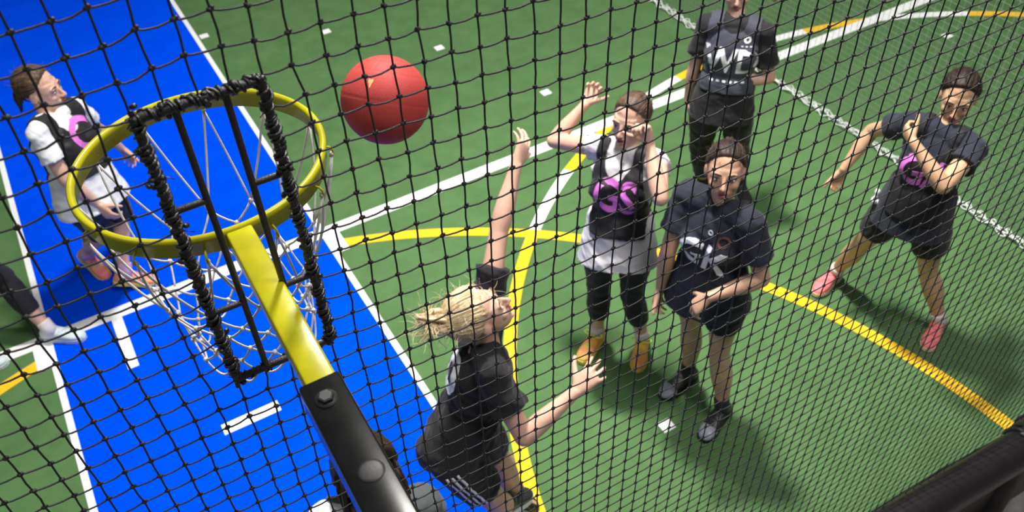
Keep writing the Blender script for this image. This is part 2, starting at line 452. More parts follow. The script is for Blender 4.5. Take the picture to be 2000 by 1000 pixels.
# ------------------------------------------------------------------ the back net (knotted cords, knot by knot where the photo shows them)
KN = {(-5,12):(-2439,30772),(-5,13):(-2440,30347),(-5,14):(-2404,29922),(-5,15):(-2405,29508),(-5,16):(-2387,29087),(-5,17):(-2393,28682),(-4,12):(-2066,30779),(-3,9):(-1719,32091),(-3,10):(-1680,31642),(-3,11):(-1697,31228),(-3,12):(-1659,30779),(-3,13):(-1654,30366),(-3,14):(-1639,29939),(-3,15):(-1644,29521),(-3,16):(-1638,29115),(-3,17):(-1650,28708),(-3,18):(-1621,28263),(-2,4):(-1279,34271),(-2,5):(-1288,33838),(-2,6):(-1308,33410),(-2,7):(-1300,32942),(-2,8):(-1325,32538),(-2,9):(-1306,32078),(-2,10):(-1323,31675),(-2,11):(-1287,31230),(-2,12):(-1292,30801),(-1,2):(-856,35193),(-1,3):(-860,34747),(-1,4):(-881,34302),(-1,5):(-910,33887),(-1,6):(-898,33421),(-1,7):(-929,32991),(-1,8):(-929,32540),(-1,9):(-937,32116),(-1,10):(-918,31653),(-1,11):(-922,31234),(-1,12):(-898,30798),(0,0):(-464,36073),(0,1):(-472,35651),(0,2):(-471,35211),(0,3):(-461,34766),(0,4):(-499,34343),(0,5):(-497,33869),(0,6):(-514,33432),(0,7):(-503,32982),(0,8):(-530,32545),(0,9):(-517,32090),(0,10):(-523,31673),(0,11):(-512,31225),(0,12):(-510,30794),(0,13):(-499,30371),(0,14):(-479,29959),(0,15):(-451,29524),(0,16):(-468,29103),(0,17):(-456,28654),(0,18):(-481,28260),(0,19):(-476,27810),(0,20):(-486,27416),(1,0):(-66,36081),(1,1):(-82,35653),(1,2):(-77,35197),(1,3):(-72,34773),(1,4):(-100,34315),(1,5):(-115,33886),(1,6):(-103,33427),(1,7):(-138,32991),(1,8):(-118,32520),(1,9):(-138,32112),(1,10):(-113,31649),(1,11):(-119,31222),(1,12):(-109,30809),(1,13):(-117,30389),(1,14):(-61,29956),(1,15):(-76,29527),(1,16):(-68,29076),(1,17):(-89,28654),(1,18):(-76,28216),(1,20):(-89,27366),(2,0):(314,36120),(2,1):(310,35658),(2,2):(305,35211),(2,3):(308,34710),(2,4):(334,34277),(2,5):(291,33856),(2,6):(268,33420),(2,7):(251,32983),(2,8):(254,32549),(2,9):(259,32100),(2,10):(269,31666),(2,11):(260,31274),(2,12):(239,30873),(2,13):(251,30444),(2,14):(323,30005),(2,15):(329,29527),(2,16):(296,29107),(3,1):(686,35753),(3,2):(710,35253),(3,3):(699,34808),(3,14):(764,29997),(3,15):(700,29529),(3,16):(727,29069),(3,17):(699,28655),(3,18):(686,28213),(3,19):(678,27778),(3,20):(681,27333),(3,21):(654,26910),(3,22):(663,26507),(4,1):(1111,35736),(4,2):(1094,35294),(4,3):(1103,34814),(4,14):(1159,30000),(4,15):(1121,29491),(4,16):(1117,29079),(4,17):(1104,28614),(4,18):(1094,28228),(4,19):(1097,27758),(4,20):(1073,27319),(4,21):(1058,26920),(4,22):(1064,26506),(5,1):(1514,35736),(5,2):(1515,35266),(5,3):(1484,34832),(5,14):(1493,29997),(6,1):(1927,35661),(6,2):(1896,35221),(6,3):(1886,34768),(6,4):(1954,34288),(6,5):(1952,33838),(6,6):(1940,33418),(6,7):(1942,33005),(6,8):(1952,32577),(6,9):(1937,32150),(6,10):(1922,31743),(6,11):(1905,31318),(6,12):(1891,30883),(6,13):(1858,30428),(6,14):(1839,30027),(6,15):(1843,29507),(6,16):(1854,29048),(6,17):(1871,28592),(7,2):(2305,35189),(7,3):(2262,34765),(7,4):(2345,34317),(7,5):(2343,33883),(7,6):(2335,33429),(7,7):(2331,33010),(7,8):(2337,32547),(7,9):(2308,32115),(7,10):(2312,31677),(7,11):(2297,31248),(7,12):(2304,30787),(7,13):(2278,30359),(7,14):(2255,29934),(7,15):(2232,29503),(7,16):(2253,29039),(7,17):(2255,28608),(7,18):(2248,28166),(7,19):(2237,27739),(7,20):(2245,27296),(7,21):(2238,26863),(7,22):(2230,26415),(7,23):(2222,26018),(8,2):(2709,35203),(8,3):(2705,34750),(8,4):(2731,34321),(8,5):(2737,33867),(8,6):(2739,33441),(8,7):(2737,32976),(8,8):(2724,32557),(8,9):(2728,32080),(8,10):(2713,31659),(8,11):(2720,31208),(8,12):(2686,30790),(8,13):(2682,30338),(8,14):(2665,29897),(8,15):(2668,29450),(8,16):(2649,29023),(8,17):(2655,28563),(8,18):(2635,28172),(9,2):(3143,35177),(9,3):(3121,34741),(9,4):(3143,34296),(9,5):(3131,33879),(9,6):(3150,33403),(9,7):(3135,32976),(9,8):(3147,32498),(9,9):(3123,32080),(9,10):(3135,31605),(9,11):(3110,31210),(9,12):(3103,30745),(9,13):(3095,30317),(9,14):(3078,29875),(9,15):(3064,29438),(10,2):(3551,35163),(10,3):(3545,34711),(10,4):(3548,34292),(10,5):(3577,33826),(10,6):(3563,33401),(10,7):(3573,32910),(10,8):(3549,32491),(10,9):(3553,32020),(10,10):(3531,31598),(10,11):(3511,31169),(10,12):(3509,30733),(10,13):(3515,30273),(10,14):(3491,29847),(10,15):(3468,29426),(11,3):(3956,34710),(11,4):(3992,34224),(11,5):(3987,33814),(11,6):(3987,33348),(11,7):(3969,32918),(11,8):(3981,32445),(11,9):(3950,32026),(11,10):(3951,31564),(11,11):(3924,31157),(11,12):(3936,30680),(11,13):(3910,30259),(11,14):(3894,29827),(11,15):(3871,29420),(12,3):(4402,34657),(12,4):(4396,34227),(12,5):(4411,33751),(12,6):(4403,33335),(12,7):(4399,32862),(12,8):(4377,32447),(12,9):(4386,31980),(12,10):(4365,31556),(12,11):(4360,31095),(12,12):(4332,30669),(12,13):(4320,30206),(12,14):(4305,29808),(12,15):(4296,29354),(12,16):(4270,28930),(13,3):(4819,34638),(13,4):(4820,34164),(13,5):(4827,33735),(13,6):(4826,33272),(13,7):(4811,32852),(13,8):(4812,32389),(13,9):(4783,31975),(13,10):(4786,31508),(13,11):(4765,31074),(13,12):(4753,30628),(13,13):(4733,30201),(13,14):(4731,29736),(13,15):(4714,29334),(13,16):(4694,28880),(14,3):(5237,34592),(14,4):(5245,34158),(14,5):(5260,33684),(14,6):(5247,33264),(14,7):(5248,32800),(14,8):(5227,32381),(14,9):(5212,31920),(14,10):(5199,31478),(14,11):(5187,31048),(14,12):(5165,30617),(14,13):(5153,30174),(14,14):(5142,29737),(14,15):(5130,29282),(14,16):(5129,28842),(15,3):(5677,34579),(15,4):(5695,34100),(15,5):(5682,33672),(15,6):(5668,33224),(15,7):(5654,32782),(15,8):(5649,32325),(15,9):(5636,31900),(15,10):(5622,31456),(15,11):(5600,31031),(15,12):(5605,30562),(15,13):(5562,30156),(15,14):(5568,29685),(15,15):(5534,29266),(15,16):(5501,28870),(15,17):(5477,28469),(15,18):(5495,28015),(15,19):(5481,27577),(15,20):(5479,27131),(15,21):(5466,26708),(15,22):(5464,26278),(15,23):(5451,25842),(15,24):(5451,25434),(15,25):(5425,24995),(15,26):(5425,24578),(15,27):(5413,24177),(15,28):(5413,23734),(15,29):(5400,23328),(15,30):(5402,22919),(15,31):(5390,22510),(16,4):(6108,34080),(16,5):(6104,33638),(16,6):(6091,33204),(16,7):(6087,32738),(16,8):(6073,32291),(16,9):(6059,31853),(16,10):(6045,31439),(16,11):(6031,30997),(16,12):(6006,30576),(16,13):(6000,30116),(16,14):(5964,29677),(16,15):(5915,29266),(16,16):(5909,28855),(16,17):(5913,28397),(16,18):(5896,27990),(16,19):(5900,27541),(16,20):(5894,27127),(16,21):(5888,26685),(16,22):(5869,26250),(16,23):(5875,25802),(16,24):(5857,25406),(16,25):(5862,24945),(16,26):(5831,24552),(16,27):(5824,24128),(16,28):(5804,23720),(16,29):(5811,23300),(16,30):(5804,22878),(16,31):(5798,22464),(16,32):(5778,22051),(17,4):(6548,34063),(17,5):(6537,33620),(17,6):(6525,33175),(17,7):(6502,32731),(17,8):(6489,32273),(17,9):(6464,31858),(17,10):(6468,31394),(17,11):(6462,30979),(17,12):(6445,30529),(17,13):(6417,30114),(17,14):(6387,29696),(17,15):(6346,29268),(17,16):(6336,28834),(17,17):(6337,28377),(17,18):(6315,27958),(17,19):(6305,27518),(17,20):(6305,27100),(17,21):(6294,26660),(17,22):(6282,26222),(17,23):(6269,25836),(17,24):(6269,25378),(17,25):(6269,24957),(17,26):(6243,24525),(17,27):(6229,24106),(17,28):(6242,23675),(17,29):(6215,23282),(17,30):(6214,22856),(17,31):(6199,22451),(17,32):(6184,22035),(18,4):(6972,34069),(18,5):(6972,33597),(18,6):(6950,33160),(18,7):(6947,32707),(18,8):(6921,32300),(18,9):(6906,31831),(18,10):(6889,31405),(18,17):(6769,28384),(18,18):(6754,27961),(18,19):(6739,27510),(18,20):(6723,27088),(18,21):(6731,26605),(18,22):(6701,26226),(18,23):(6695,25786),(18,24):(6689,25366),(18,25):(6670,24907),(18,26):(6662,24515),(18,27):(6655,24075),(18,28):(6633,23670),(18,29):(6638,23253),(18,30):(6615,22846),(18,31):(6620,22426),(18,32):(6610,22028),(18,33):(6601,21597),(18,34):(6590,21200),(19,4):(7426,34037),(19,5):(7397,33604),(19,6):(7395,33142),(19,7):(7370,32723),(19,8):(7356,32262),(19,9):(7348,31828),(19,10):(7320,31374),(19,18):(7178,27921),(19,19):(7157,27516),(19,20):(7136,27067),(19,21):(7126,26627),(19,22):(7127,26197),(19,23):(7115,25778),(19,24):(7116,25337),(19,26):(7088,24488),(19,27):(7073,24072),(19,28):(7057,23645),(19,29):(7040,23245),(19,30):(7051,22813),(19,31):(7018,22424),(19,32):(7030,21967),(19,33):(6995,21602),(20,5):(7822,33598),(20,6):(7818,33171),(20,7):(7815,32696),(20,8):(7777,32271),(20,9):(7779,31812),(20,10):(7759,31364),(20,11):(7701,30967),(20,18):(7572,27944),(20,19):(7572,27469),(20,20):(7569,27039),(20,21):(7552,26618),(20,22):(7534,26200),(20,23):(7529,25761),(20,24):(7508,25370),(20,25):(7501,24922),(21,5):(8254,33627),(21,6):(8253,33153),(21,7):(8225,32722),(21,8):(8218,32266),(21,9):(8185,31829),(21,10):(8149,31408),(21,11):(8142,30991),(21,12):(8111,30569),(21,19):(8003,27490),(21,20):(8009,27025),(21,21):(7974,26600),(21,22):(7961,26196),(21,23):(7961,25770),(21,24):(7934,25350),(21,25):(7933,24916),(21,26):(7919,24460),(22,5):(8702,33584),(22,6):(8688,33129),(22,7):(8678,32709),(22,8):(8636,32262),(22,9):(8596,31868),(22,10):(8600,31431),(22,11):(8582,30986),(22,12):(8549,30552),(22,19):(8432,27457),(22,20):(8415,27051),(22,21):(8399,26615),(22,22):(8394,26191),(22,23):(8390,25736),(22,24):(8367,25329),(22,25):(8345,24892),(22,26):(8335,24470),(22,28):(8340,23607),(22,29):(8309,23220),(22,30):(8279,22802),(22,31):(8277,22393),(22,32):(8258,21985),(22,33):(8257,21531),(22,34):(8236,21125),(23,6):(9105,33159),(23,7):(9093,32729),(23,8):(9060,32279),(23,9):(9058,31891),(23,20):(8830,27044),(23,21):(8833,26614),(23,22):(8825,26143),(23,23):(8794,25754),(23,24):(8779,25326),(23,25):(8761,24904),(23,26):(8760,24441),(24,6):(9557,33154),(24,7):(9520,32730),(24,8):(9486,32328),(24,9):(9456,31879),(24,10):(9479,31434),(24,11):(9453,30989),(24,21):(9263,26587),(24,22):(9244,26155),(24,23):(9205,25754),(24,24):(9192,25360),(25,6):(9959,33175),(25,7):(9927,32759),(25,8):(9922,32298),(25,9):(9901,31904),(25,10):(9923,31448),(25,11):(9905,31001),(25,21):(9685,26568),(25,22):(9668,26167),(25,23):(9655,25719),(25,24):(9637,25293),(26,7):(10373,32740),(26,8):(10367,32326),(26,9):(10348,31839),(26,10):(10333,31436),(26,11):(10325,30972),(26,12):(10304,30563),(26,22):(10084,26188),(26,23):(10064,25728),(26,24):(10052,25299),(27,7):(10800,32749),(27,8):(10801,32282),(27,9):(10783,31884),(27,10):(10761,31431),(27,11):(10741,31003),(27,12):(10726,30535),(27,13):(10704,30074),(27,14):(10703,29625),(27,22):(10513,26156),(27,23):(10491,25746),(27,24):(10472,25305),(27,25):(10449,24871),(27,26):(10437,24453),(27,27):(10407,24035),(28,7):(11248,32754),(28,8):(11217,32306),(28,9):(11227,31867),(28,10):(11223,31416),(28,11):(11171,30998),(28,12):(11172,30545),(28,13):(11148,30074),(28,14):(11123,29646),(28,15):(11097,29204),(28,16):(11064,28775),(28,17):(11034,28318),(28,22):(10927,26168),(28,23):(10934,25710),(28,24):(10901,25293),(28,25):(10882,24874),(28,26):(10861,24444),(28,27):(10840,24002),(29,7):(11662,32781),(29,8):(11671,32300),(29,9):(11647,31881),(29,10):(11631,31412),(29,11):(11612,30981),(29,12):(11622,30523),(29,13):(11568,30097),(29,14):(11553,29653),(29,15):(11516,29228),(29,16):(11508,28776),(29,17):(11478,28345),(29,18):(11466,27878),(29,23):(11340,25746),(29,24):(11334,25299),(29,25):(11306,24868),(29,26):(11292,24435),(29,27):(11273,24010),(29,28):(11272,23562),(29,29):(11224,23190),(30,8):(12082,32350),(30,9):(12081,31873),(30,10):(12074,31442),(30,11):(12067,30995),(30,12):(12024,30569),(30,13):(12008,30116),(30,14):(11989,29661),(30,15):(11963,29218),(30,16):(11925,28805),(30,17):(11908,28341),(30,18):(11877,27925),(30,19):(11867,27456),(30,20):(11840,27055),(30,21):(11822,26591),(30,22):(11789,26183),(30,23):(11797,25709),(30,24):(11738,25325),(30,26):(11707,24456),(30,27):(11698,24008),(30,28):(11681,23590),(31,8):(12539,32349),(31,9):(12488,31938),(31,10):(12492,31451),(31,11):(12489,31013),(31,12):(12452,30537),(31,13):(12441,30093),(31,15):(12379,29249),(31,16):(12358,28789),(31,17):(12334,28383),(31,18):(12320,27917),(31,19):(12290,27501),(31,24):(12186,25313),(31,25):(12174,24856),(31,26):(12167,24437),(31,27):(12128,24006),(31,28):(12121,23564),(32,8):(12942,32387),(32,9):(12926,31923),(32,10):(12909,31484),(32,11):(12913,31043),(32,12):(12884,30611),(32,13):(12876,30131),(32,14):(12853,29689),(32,15):(12832,29268),(32,16):(12779,28848),(32,17):(12773,28394),(32,18):(12741,27964),(32,19):(12730,27497),(32,20):(12706,27066),(32,21):(12680,26621),(32,22):(12646,26199),(32,23):(12636,25719),(32,24):(12600,25339),(32,25):(12595,24880),(32,26):(12575,24469),(32,27):(12560,24026),(32,28):(12516,23625),(32,29):(12500,23158),(32,30):(12488,22734),(32,31):(12480,22276),(32,32):(12454,21902),(32,33):(12456,21456),(33,9):(13356,31954),(33,10):(13340,31493),(33,11):(13326,31047),(33,12):(13296,30590),(33,13):(13291,30168),(33,14):(13263,29715),(33,16):(13222,28848),(33,17):(13202,28413),(33,18):(13164,27972),(33,19):(13147,27551),(33,20):(13120,27092),(34,16):(13650,28870),(34,17):(13629,28408),(34,18):(13601,28004),(34,19):(13587,27539),(34,20):(13557,27110),(34,21):(13549,26643),(34,22):(13508,26224),(34,23):(13489,25766),(34,24):(13473,25343),(34,25):(13448,24878),(34,26):(13415,24493),(34,27):(13411,24045),(34,28):(13402,23605),(34,29):(13373,23166),(34,30):(13326,22785),(35,17):(14049,28450),(35,18):(14041,27996),(35,19):(14024,27560),(35,20):(13982,27137),(35,21):(13957,26694),(36,19):(14417,27589),(36,20):(14405,27138),(36,21):(14386,26691),(36,22):(14356,26269),(36,23):(14330,25815),(36,24):(14337,25348),(36,25):(14293,24928),(36,28):(14211,23644),(36,29):(14213,23188),(36,30):(14187,22756),(36,31):(14170,22347),(36,32):(14137,21918),(36,33):(14125,21465),(36,34):(14115,21063),(37,25):(14732,24923),(38,25):(15157,24928),(38,26):(15137,24501)}
CELL = 0.041
ZA = 3.6048; ZS = 0.04464; XA = -0.0530
ij = np.array(list(KN.keys()), float); xz = np.array(list(KN.values()), float) / 10000.0
def basis(i, j):
    i = i / 20; j = j / 20
    return np.stack([np.ones_like(i), i, j, i * i, i * j, j * j], -1)
coef = np.linalg.lstsq(basis(ij[:, 0], ij[:, 1]), xz, rcond=None)[0]
resid = xz - basis(ij[:, 0], ij[:, 1]) @ coef
def netpos(i, j):
    if (i, j) in KN: return V(KN[(i, j)][0] / 10000, NY, KN[(i, j)][1] / 10000)
    b = basis(np.array([float(i)]), np.array([float(j)]))[0] @ coef
    d2 = (ij[:, 0] - i) ** 2 + (ij[:, 1] - j) ** 2
    w_ = np.exp(-d2 / (2 * 1.6 ** 2)) + 1e-9
    r_ = (w_[:, None] * resid).sum(0) / (w_.sum() + 0.02)
    h = math.sin(i * 12.9898 + j * 78.233) * 43758.5453; h -= math.floor(h)
    h2 = math.sin(i * 39.346 + j * 11.135) * 24634.6345; h2 -= math.floor(h2)
    return V(b[0] + r_[0] + (h - .5) * 0.0018, NY, b[1] + r_[1] + (h2 - .5) * 0.0022)
I0, I1, J0, J1 = -14, 92, -5, 66
def hole(i, j): return 3 <= i <= 5 and 4 <= j <= 13
onbar = set([(2, j) for j in range(3, 15)] + [(6, j) for j in range(3, 15)] + [(i, 3) for i in range(2, 7)] + [(i, 14) for i in range(2, 7)])
bnet = empty('back_net', (1.2, NY, 0.8), 'large black knotted mesh net across the whole view, behind the goal', 'net')
pos = {}
for i in range(I0, I1):
    for j in range(J0, J1):
        if not hole(i, j):
            p = netpos(i, j)
            bulge = 0.010 * math.sin(i * 0.13 + 0.4) * math.sin(j * 0.11) * min(1, (abs(i - 4) + abs(j - 9)) / 14)
            p = p + V(0, bulge * 0.0, 0)
            if p[2] > 0.850 - (p[0] - 2.136) * 0.09: pos[(i, j)] = p
vm = MB(); hm = MB(); km = MB(); R0 = 0.00155
def seg5(mb, P, r, seg=5):
    mb.tube(P, r, seg, cap=False)
for i in range(I0, I1):
    run = []
    for j in range(J0, J1 + 1):
        if (i, j) in pos and not (len(run) and (i in (2, 6)) and (i, j) in onbar and (i, j - 1) in onbar):
            p = pos[(i, j)]
            if run:
                q_ = run[-1]; mid = (p + q_) / 2 + V(rng.normal() * 0.0007, rng.normal() * 0.0005, 0); run.append(mid)
            run.append(p)
        else:
            if len(run) > 1: seg5(vm, run, R0)
            run = [pos[(i, j)]] if (i, j) in pos else []
    if len(run) > 1: seg5(vm, run, R0)
for j in range(J0, J1):
    run = []
    for i in range(I0, I1 + 1):
        if (i, j) in pos and not (len(run) and (j in (3, 14)) and (i, j) in onbar and (i - 1, j) in onbar):
            p = pos[(i, j)]
            if run:
                q_ = run[-1]; d = p - q_; sg = 0.0028 + rng.normal() * 0.0009
                run += [q_ + d * 0.2 + V(0, 0, -sg * 0.9), q_ + d * 0.55 + V(0, 0, -sg), q_ + d * 0.85 + V(0, 0, -sg * 0.35)]
            run.append(p)
        else:
            if len(run) > 1: seg5(hm, run, R0 * 0.95)
            run = [pos[(i, j)]] if (i, j) in pos else []
    if len(run) > 1: seg5(hm, run, R0 * 0.95)
for (i, j), p in pos.items():
    if (i, j) in onbar: continue
    t = rng.uniform(-0.5, 0.5)
    ax = [V(math.cos(t), 0, math.sin(t)), V(0, 1, 0), V(-math.sin(t), 0, math.cos(t))]
    km.ell(p + V(rng.normal() * .0005, 0, rng.normal() * .0005), ax, (0.0048, 0.0038, 0.0036), 7, 5)
    if p[0] < 1.2:
        km.ell(p + V(0.003 * math.cos(t * 5), -0.001, 0.0025), ax, (0.0028, 0.0026, 0.0024), 6, 4)
a_ = vm.build('upright_cords', CORD, bnet); a_['kind'] = 'stuff'
a_ = hm.build('cross_cords', CORD, bnet); a_['kind'] = 'stuff'
a_ = km.build('knots', CORD, bnet); a_['kind'] = 'stuff'
# lashing of the net round the outer bars
lm = MB()
def lash(a, b, turns, r0):
    a = np.asarray(a, float); b = np.asarray(b, float); t = unit(b - a)
    u = V(0, 1, 0); v_ = np.cross(t, u); n_ = int(turns * 9); P = []
    ph = rng.uniform(0, 6)
    for k in range(n_ + 1):
        s_ = k / n_; an = ph + 2 * math.pi * turns * s_ + 1.1 * math.sin(s_ * 37) 
        rr = r0 + 0.0016 * math.sin(s_ * 61 + ph)
        P.append(a + (b - a) * s_ + (u * math.cos(an) + v_ * math.sin(an)) * rr)
    lm.tube(P, 0.0024, 5)
segs = [((FX0, NY, FZ0 + .004), (FX0, NY, FZ1)), ((FX1, NY, FZ0 + .004), (FX1, NY, FZ1)), ((FX0, NY, FZ1), (FX1, NY, FZ1))]
for a, b in segs:
    Lh = np.linalg.norm(np.array(a) - np.array(b))
    lash(a, b, Lh / 0.012, OB + 0.0008); lash(a, b, Lh / 0.025, OB + 0.0016)
lash((FX0, NY, FZ0), (0.085, NY, FZ0), 2.0, OB + 0.001); lash((0.165, NY, FZ0), (FX1, NY, FZ0), 1.2, OB + 0.001)
for key in onbar:
    p = pos.get(key)
    if p is None: continue
    if key[1] == 14 and 2 < key[0] < 6: nb = 2
    else: nb = 6
    # draw towards nearest bar
    x = min(max(p[0], FX0), FX1); z = min(max(p[2], FZ0), FZ1)
    if key[0] == 2: x = FX0
    if key[0] == 6: x = FX1
    if key[1] == 3: z = FZ1
    if key[1] == 14: z = FZ0
    c = V(x, NY, z)
    lm.tube([p, (p + c) / 2 + V(0, .001, 0), c], 0.0016, 5)
    for k in range(nb):
        d = rng.normal(size=3) * V(0.0046, 0.0038, 0.0058)
        q_ = c + d; ax = [unit(rng.normal(size=3))]; ax.append(unit(np.cross(ax[0], rng.normal(size=3)))); ax.append(np.cross(ax[0], ax[1]))
        lm.ell(q_, ax, (0.0055, 0.0038, 0.0042), 7, 5)
    for k in range(1 if nb > 2 else 1):      # frayed tails
        d = unit(rng.normal(size=3)); L_ = rng.uniform(0.008, 0.017)
        lm.tube([c + d * .004, c + d * (.004 + L_ * .5) + rng.normal(size=3) * .001, c + d * (.004 + L_) + V(0, 0, -.003)], 0.0009, 4)
o = lm.build('lashing', LASH, bnet); o['label'] = 'shiny black twine lashing the net to the bar frame'

# ------------------------------------------------------------------ padded rail and post in the near right corner
rail = empty('padded_rail', (2.4, NY, 0.0), 'thick black padded rail and post under the net in the near right corner', 'rail')
RAILR = 0.078; CY = NY - 0.066
m = MB(); xs = np.linspace(1.3, 3.02, 40)
P = [(x, CY, 0.832 + (x - 2.136) * -0.09 + 0.002 * math.sin(9 * x)) for x in xs]
m.tube(P, [RAILR * (1 + 0.012 * math.sin(x * 7) + 0.004 * math.sin(x * 23)) for x in xs], 28, round_ends=True); rr_ = m.build('rail_pad', PAD, rail)
m = MB(); n_ = 60; xs2 = np.linspace(1.3, 4.7, n_); vs = []
for x in xs2:
    top = 0.83 + (min(x, 3.0) - 2.136) * -0.09
    for (dy, z) in ((-.022, 0.006), (-.026, .25), (-.022, top), (.022, top), (.026, .25), (.022, .006)):
        vs.append((x, NY + dy + 0.006 * math.sin(x * 5 + z * 3), z))
fs = [(6 * i + k, 6 * i + (k + 1) % 6, 6 * i + 6 + (k + 1) % 6, 6 * i + 6 + k) for i in range(n_ - 1) for k in range(6)] + [tuple(range(6)), tuple(6 * (n_ - 1) + k for k in range(6))[::-1]]
m.add(vs, fs); m.build('skirt_panel', PAD, rail)
m = MB(); m.tube([(3.02, NY, 0.0), (3.02, NY, 0.35), (3.02, NY, 0.70)], [0.072, 0.072, 0.070], 24, round_ends=False); m.build('post_pad', PAD, rail)
m = MB(); m.tube([(1.35, NY, 0.0), (1.35, NY, 0.5), (1.35, NY, 0.9)], 0.05, 20); m.build('post_pad', PAD, rail)
m = MB(); zc = P[36][2]
for k in range(5):
    x = 2.83 + 0.045 * k + rng.uniform(-.008, .008); T = np.linspace(0, 2 * math.pi, 26)
    R_ = RAILR * 1.06 + 0.004 * (k % 2)
    m.tube([(x + 0.012 * math.sin(2 * t + k), CY + R_ * math.cos(t), P[35][2] - 0.004 * k + R_ * math.sin(t)) for t in T], 0.011, 7)
for k in range(9):
    m.ell((2.87 + rng.uniform(-.05, .1), CY + rng.uniform(-.03, .05), P[35][2] + RAILR + rng.uniform(-.012, .02)), np.eye(3), (0.022, 0.015, 0.014), 9, 6)
o = m.build('tape_wrap', LASH, rail); o['label'] = 'shiny black cord and tape bound round the rail joint'
m = MB(); m.tube([(x, CY - 0.050, P[0][2] - 0.062 + (x - 1.3) * -0.09) for x in np.linspace(1.3, 3.0, 30)], 0.004, 5)
m.build('pad_seam', mat('grey seam', (0.25, 0.24, 0.23), 0.6), rail)

# ------------------------------------------------------------------ ball
BC = V(0.625, 1.815, 2.815); BR = 0.1085
bm_ = bmesh.new(); bmesh.ops.create_icosphere(bm_, subdivisions=6, radius=1.0)
rot_ = Matrix.Rotation(0.6, 3, 'X') @ Matrix.Rotation(0.9, 3, 'Z')
for v in bm_.verts:
    d = rot_ @ v.co.normalized()
    g_ = 0.0
    for ax in ((1, 0, 0), (0, 1, 0), (0, 0, 1)):
        x = d.dot(Vector(ax)); g_ += math.exp(-(x / 0.018) ** 2) * 0.55
    lat = abs(math.sin(2 * math.atan2(d.y, d.x))) 
    g_ = max(g_, 0.5 * math.exp(-((abs(d.z) - 0.62) / 0.016) ** 2) * (0.6 + 0.4 * lat))
    v.co = v.co.normalized() * (BR - 0.0016 * g_)
me = bpy.data.meshes.new('ball'); bm_.to_mesh(me); bm_.free()
ball = link('netball', me, RUBBER, None, True, BC)
tag(ball, 'red rubber ball in mid air beside the goal ring', 'ball')
m = MB(); dd = unit(V(-.42, -.42, 0.86)); uu = unit(np.cross(dd, V(0, 0, 1))); ww = np.cross(uu, dd)
vs = []; fs = []
for a in range(5):
    for t in range(14):
        an = 2 * math.pi * t / 14; r = 0.009 * a / 4 * (1 + .35 * math.sin(3 * an) * (a > 2)); p = unit(dd * BR + uu * r * math.cos(an) * .6 + ww * r * math.sin(an) * 1.2) * (BR + 0.0004)
        vs.append(BC + p)
for a in range(4):
    for t in range(14): fs.append((a * 14 + t, a * 14 + (t + 1) % 14, (a + 1) * 14 + (t + 1) % 14, (a + 1) * 14 + t))
m.add(vs, fs); m.build('printed_mark', mat('worn yellow print', (0.72, 0.38, 0.14), 0.6, 0.3, 200), ball)

# ------------------------------------------------------------------ people
def skin(name, c): return mat(name, c, 0.48, 0.10, 14, 0.15, 260, spec=0.4, sss=0.12)
def cloth(name, c, **k):
    a = dict(rough=0.85, var=0.12, scale=12, bump=0.35, bscale=420, spec=0.25, sheen=0.1, dist=0.001); a.update(k); return mat(name, c, **a)
def hairm(name, c, c2): return mat(name, c, 0.5, 0.001, 26, 0.8, 90, spec=0.3, col2=c2, stretch=(1, 1, 0.25), dist=0.004)
EYEW = mat('eye white', (0.75, 0.72, 0.70), 0.2, spec=0.6); IRIS = mat('dark iris', (0.03, 0.018, 0.01), 0.15, spec=0.7)
PINK = mat('pink lettering', (0.66, 0.17, 0.62), 0.5, 0.12, 60, spec=0.4); WHITE = mat('white lettering', (0.78, 0.80, 0.84), 0.5, 0.08, 60)

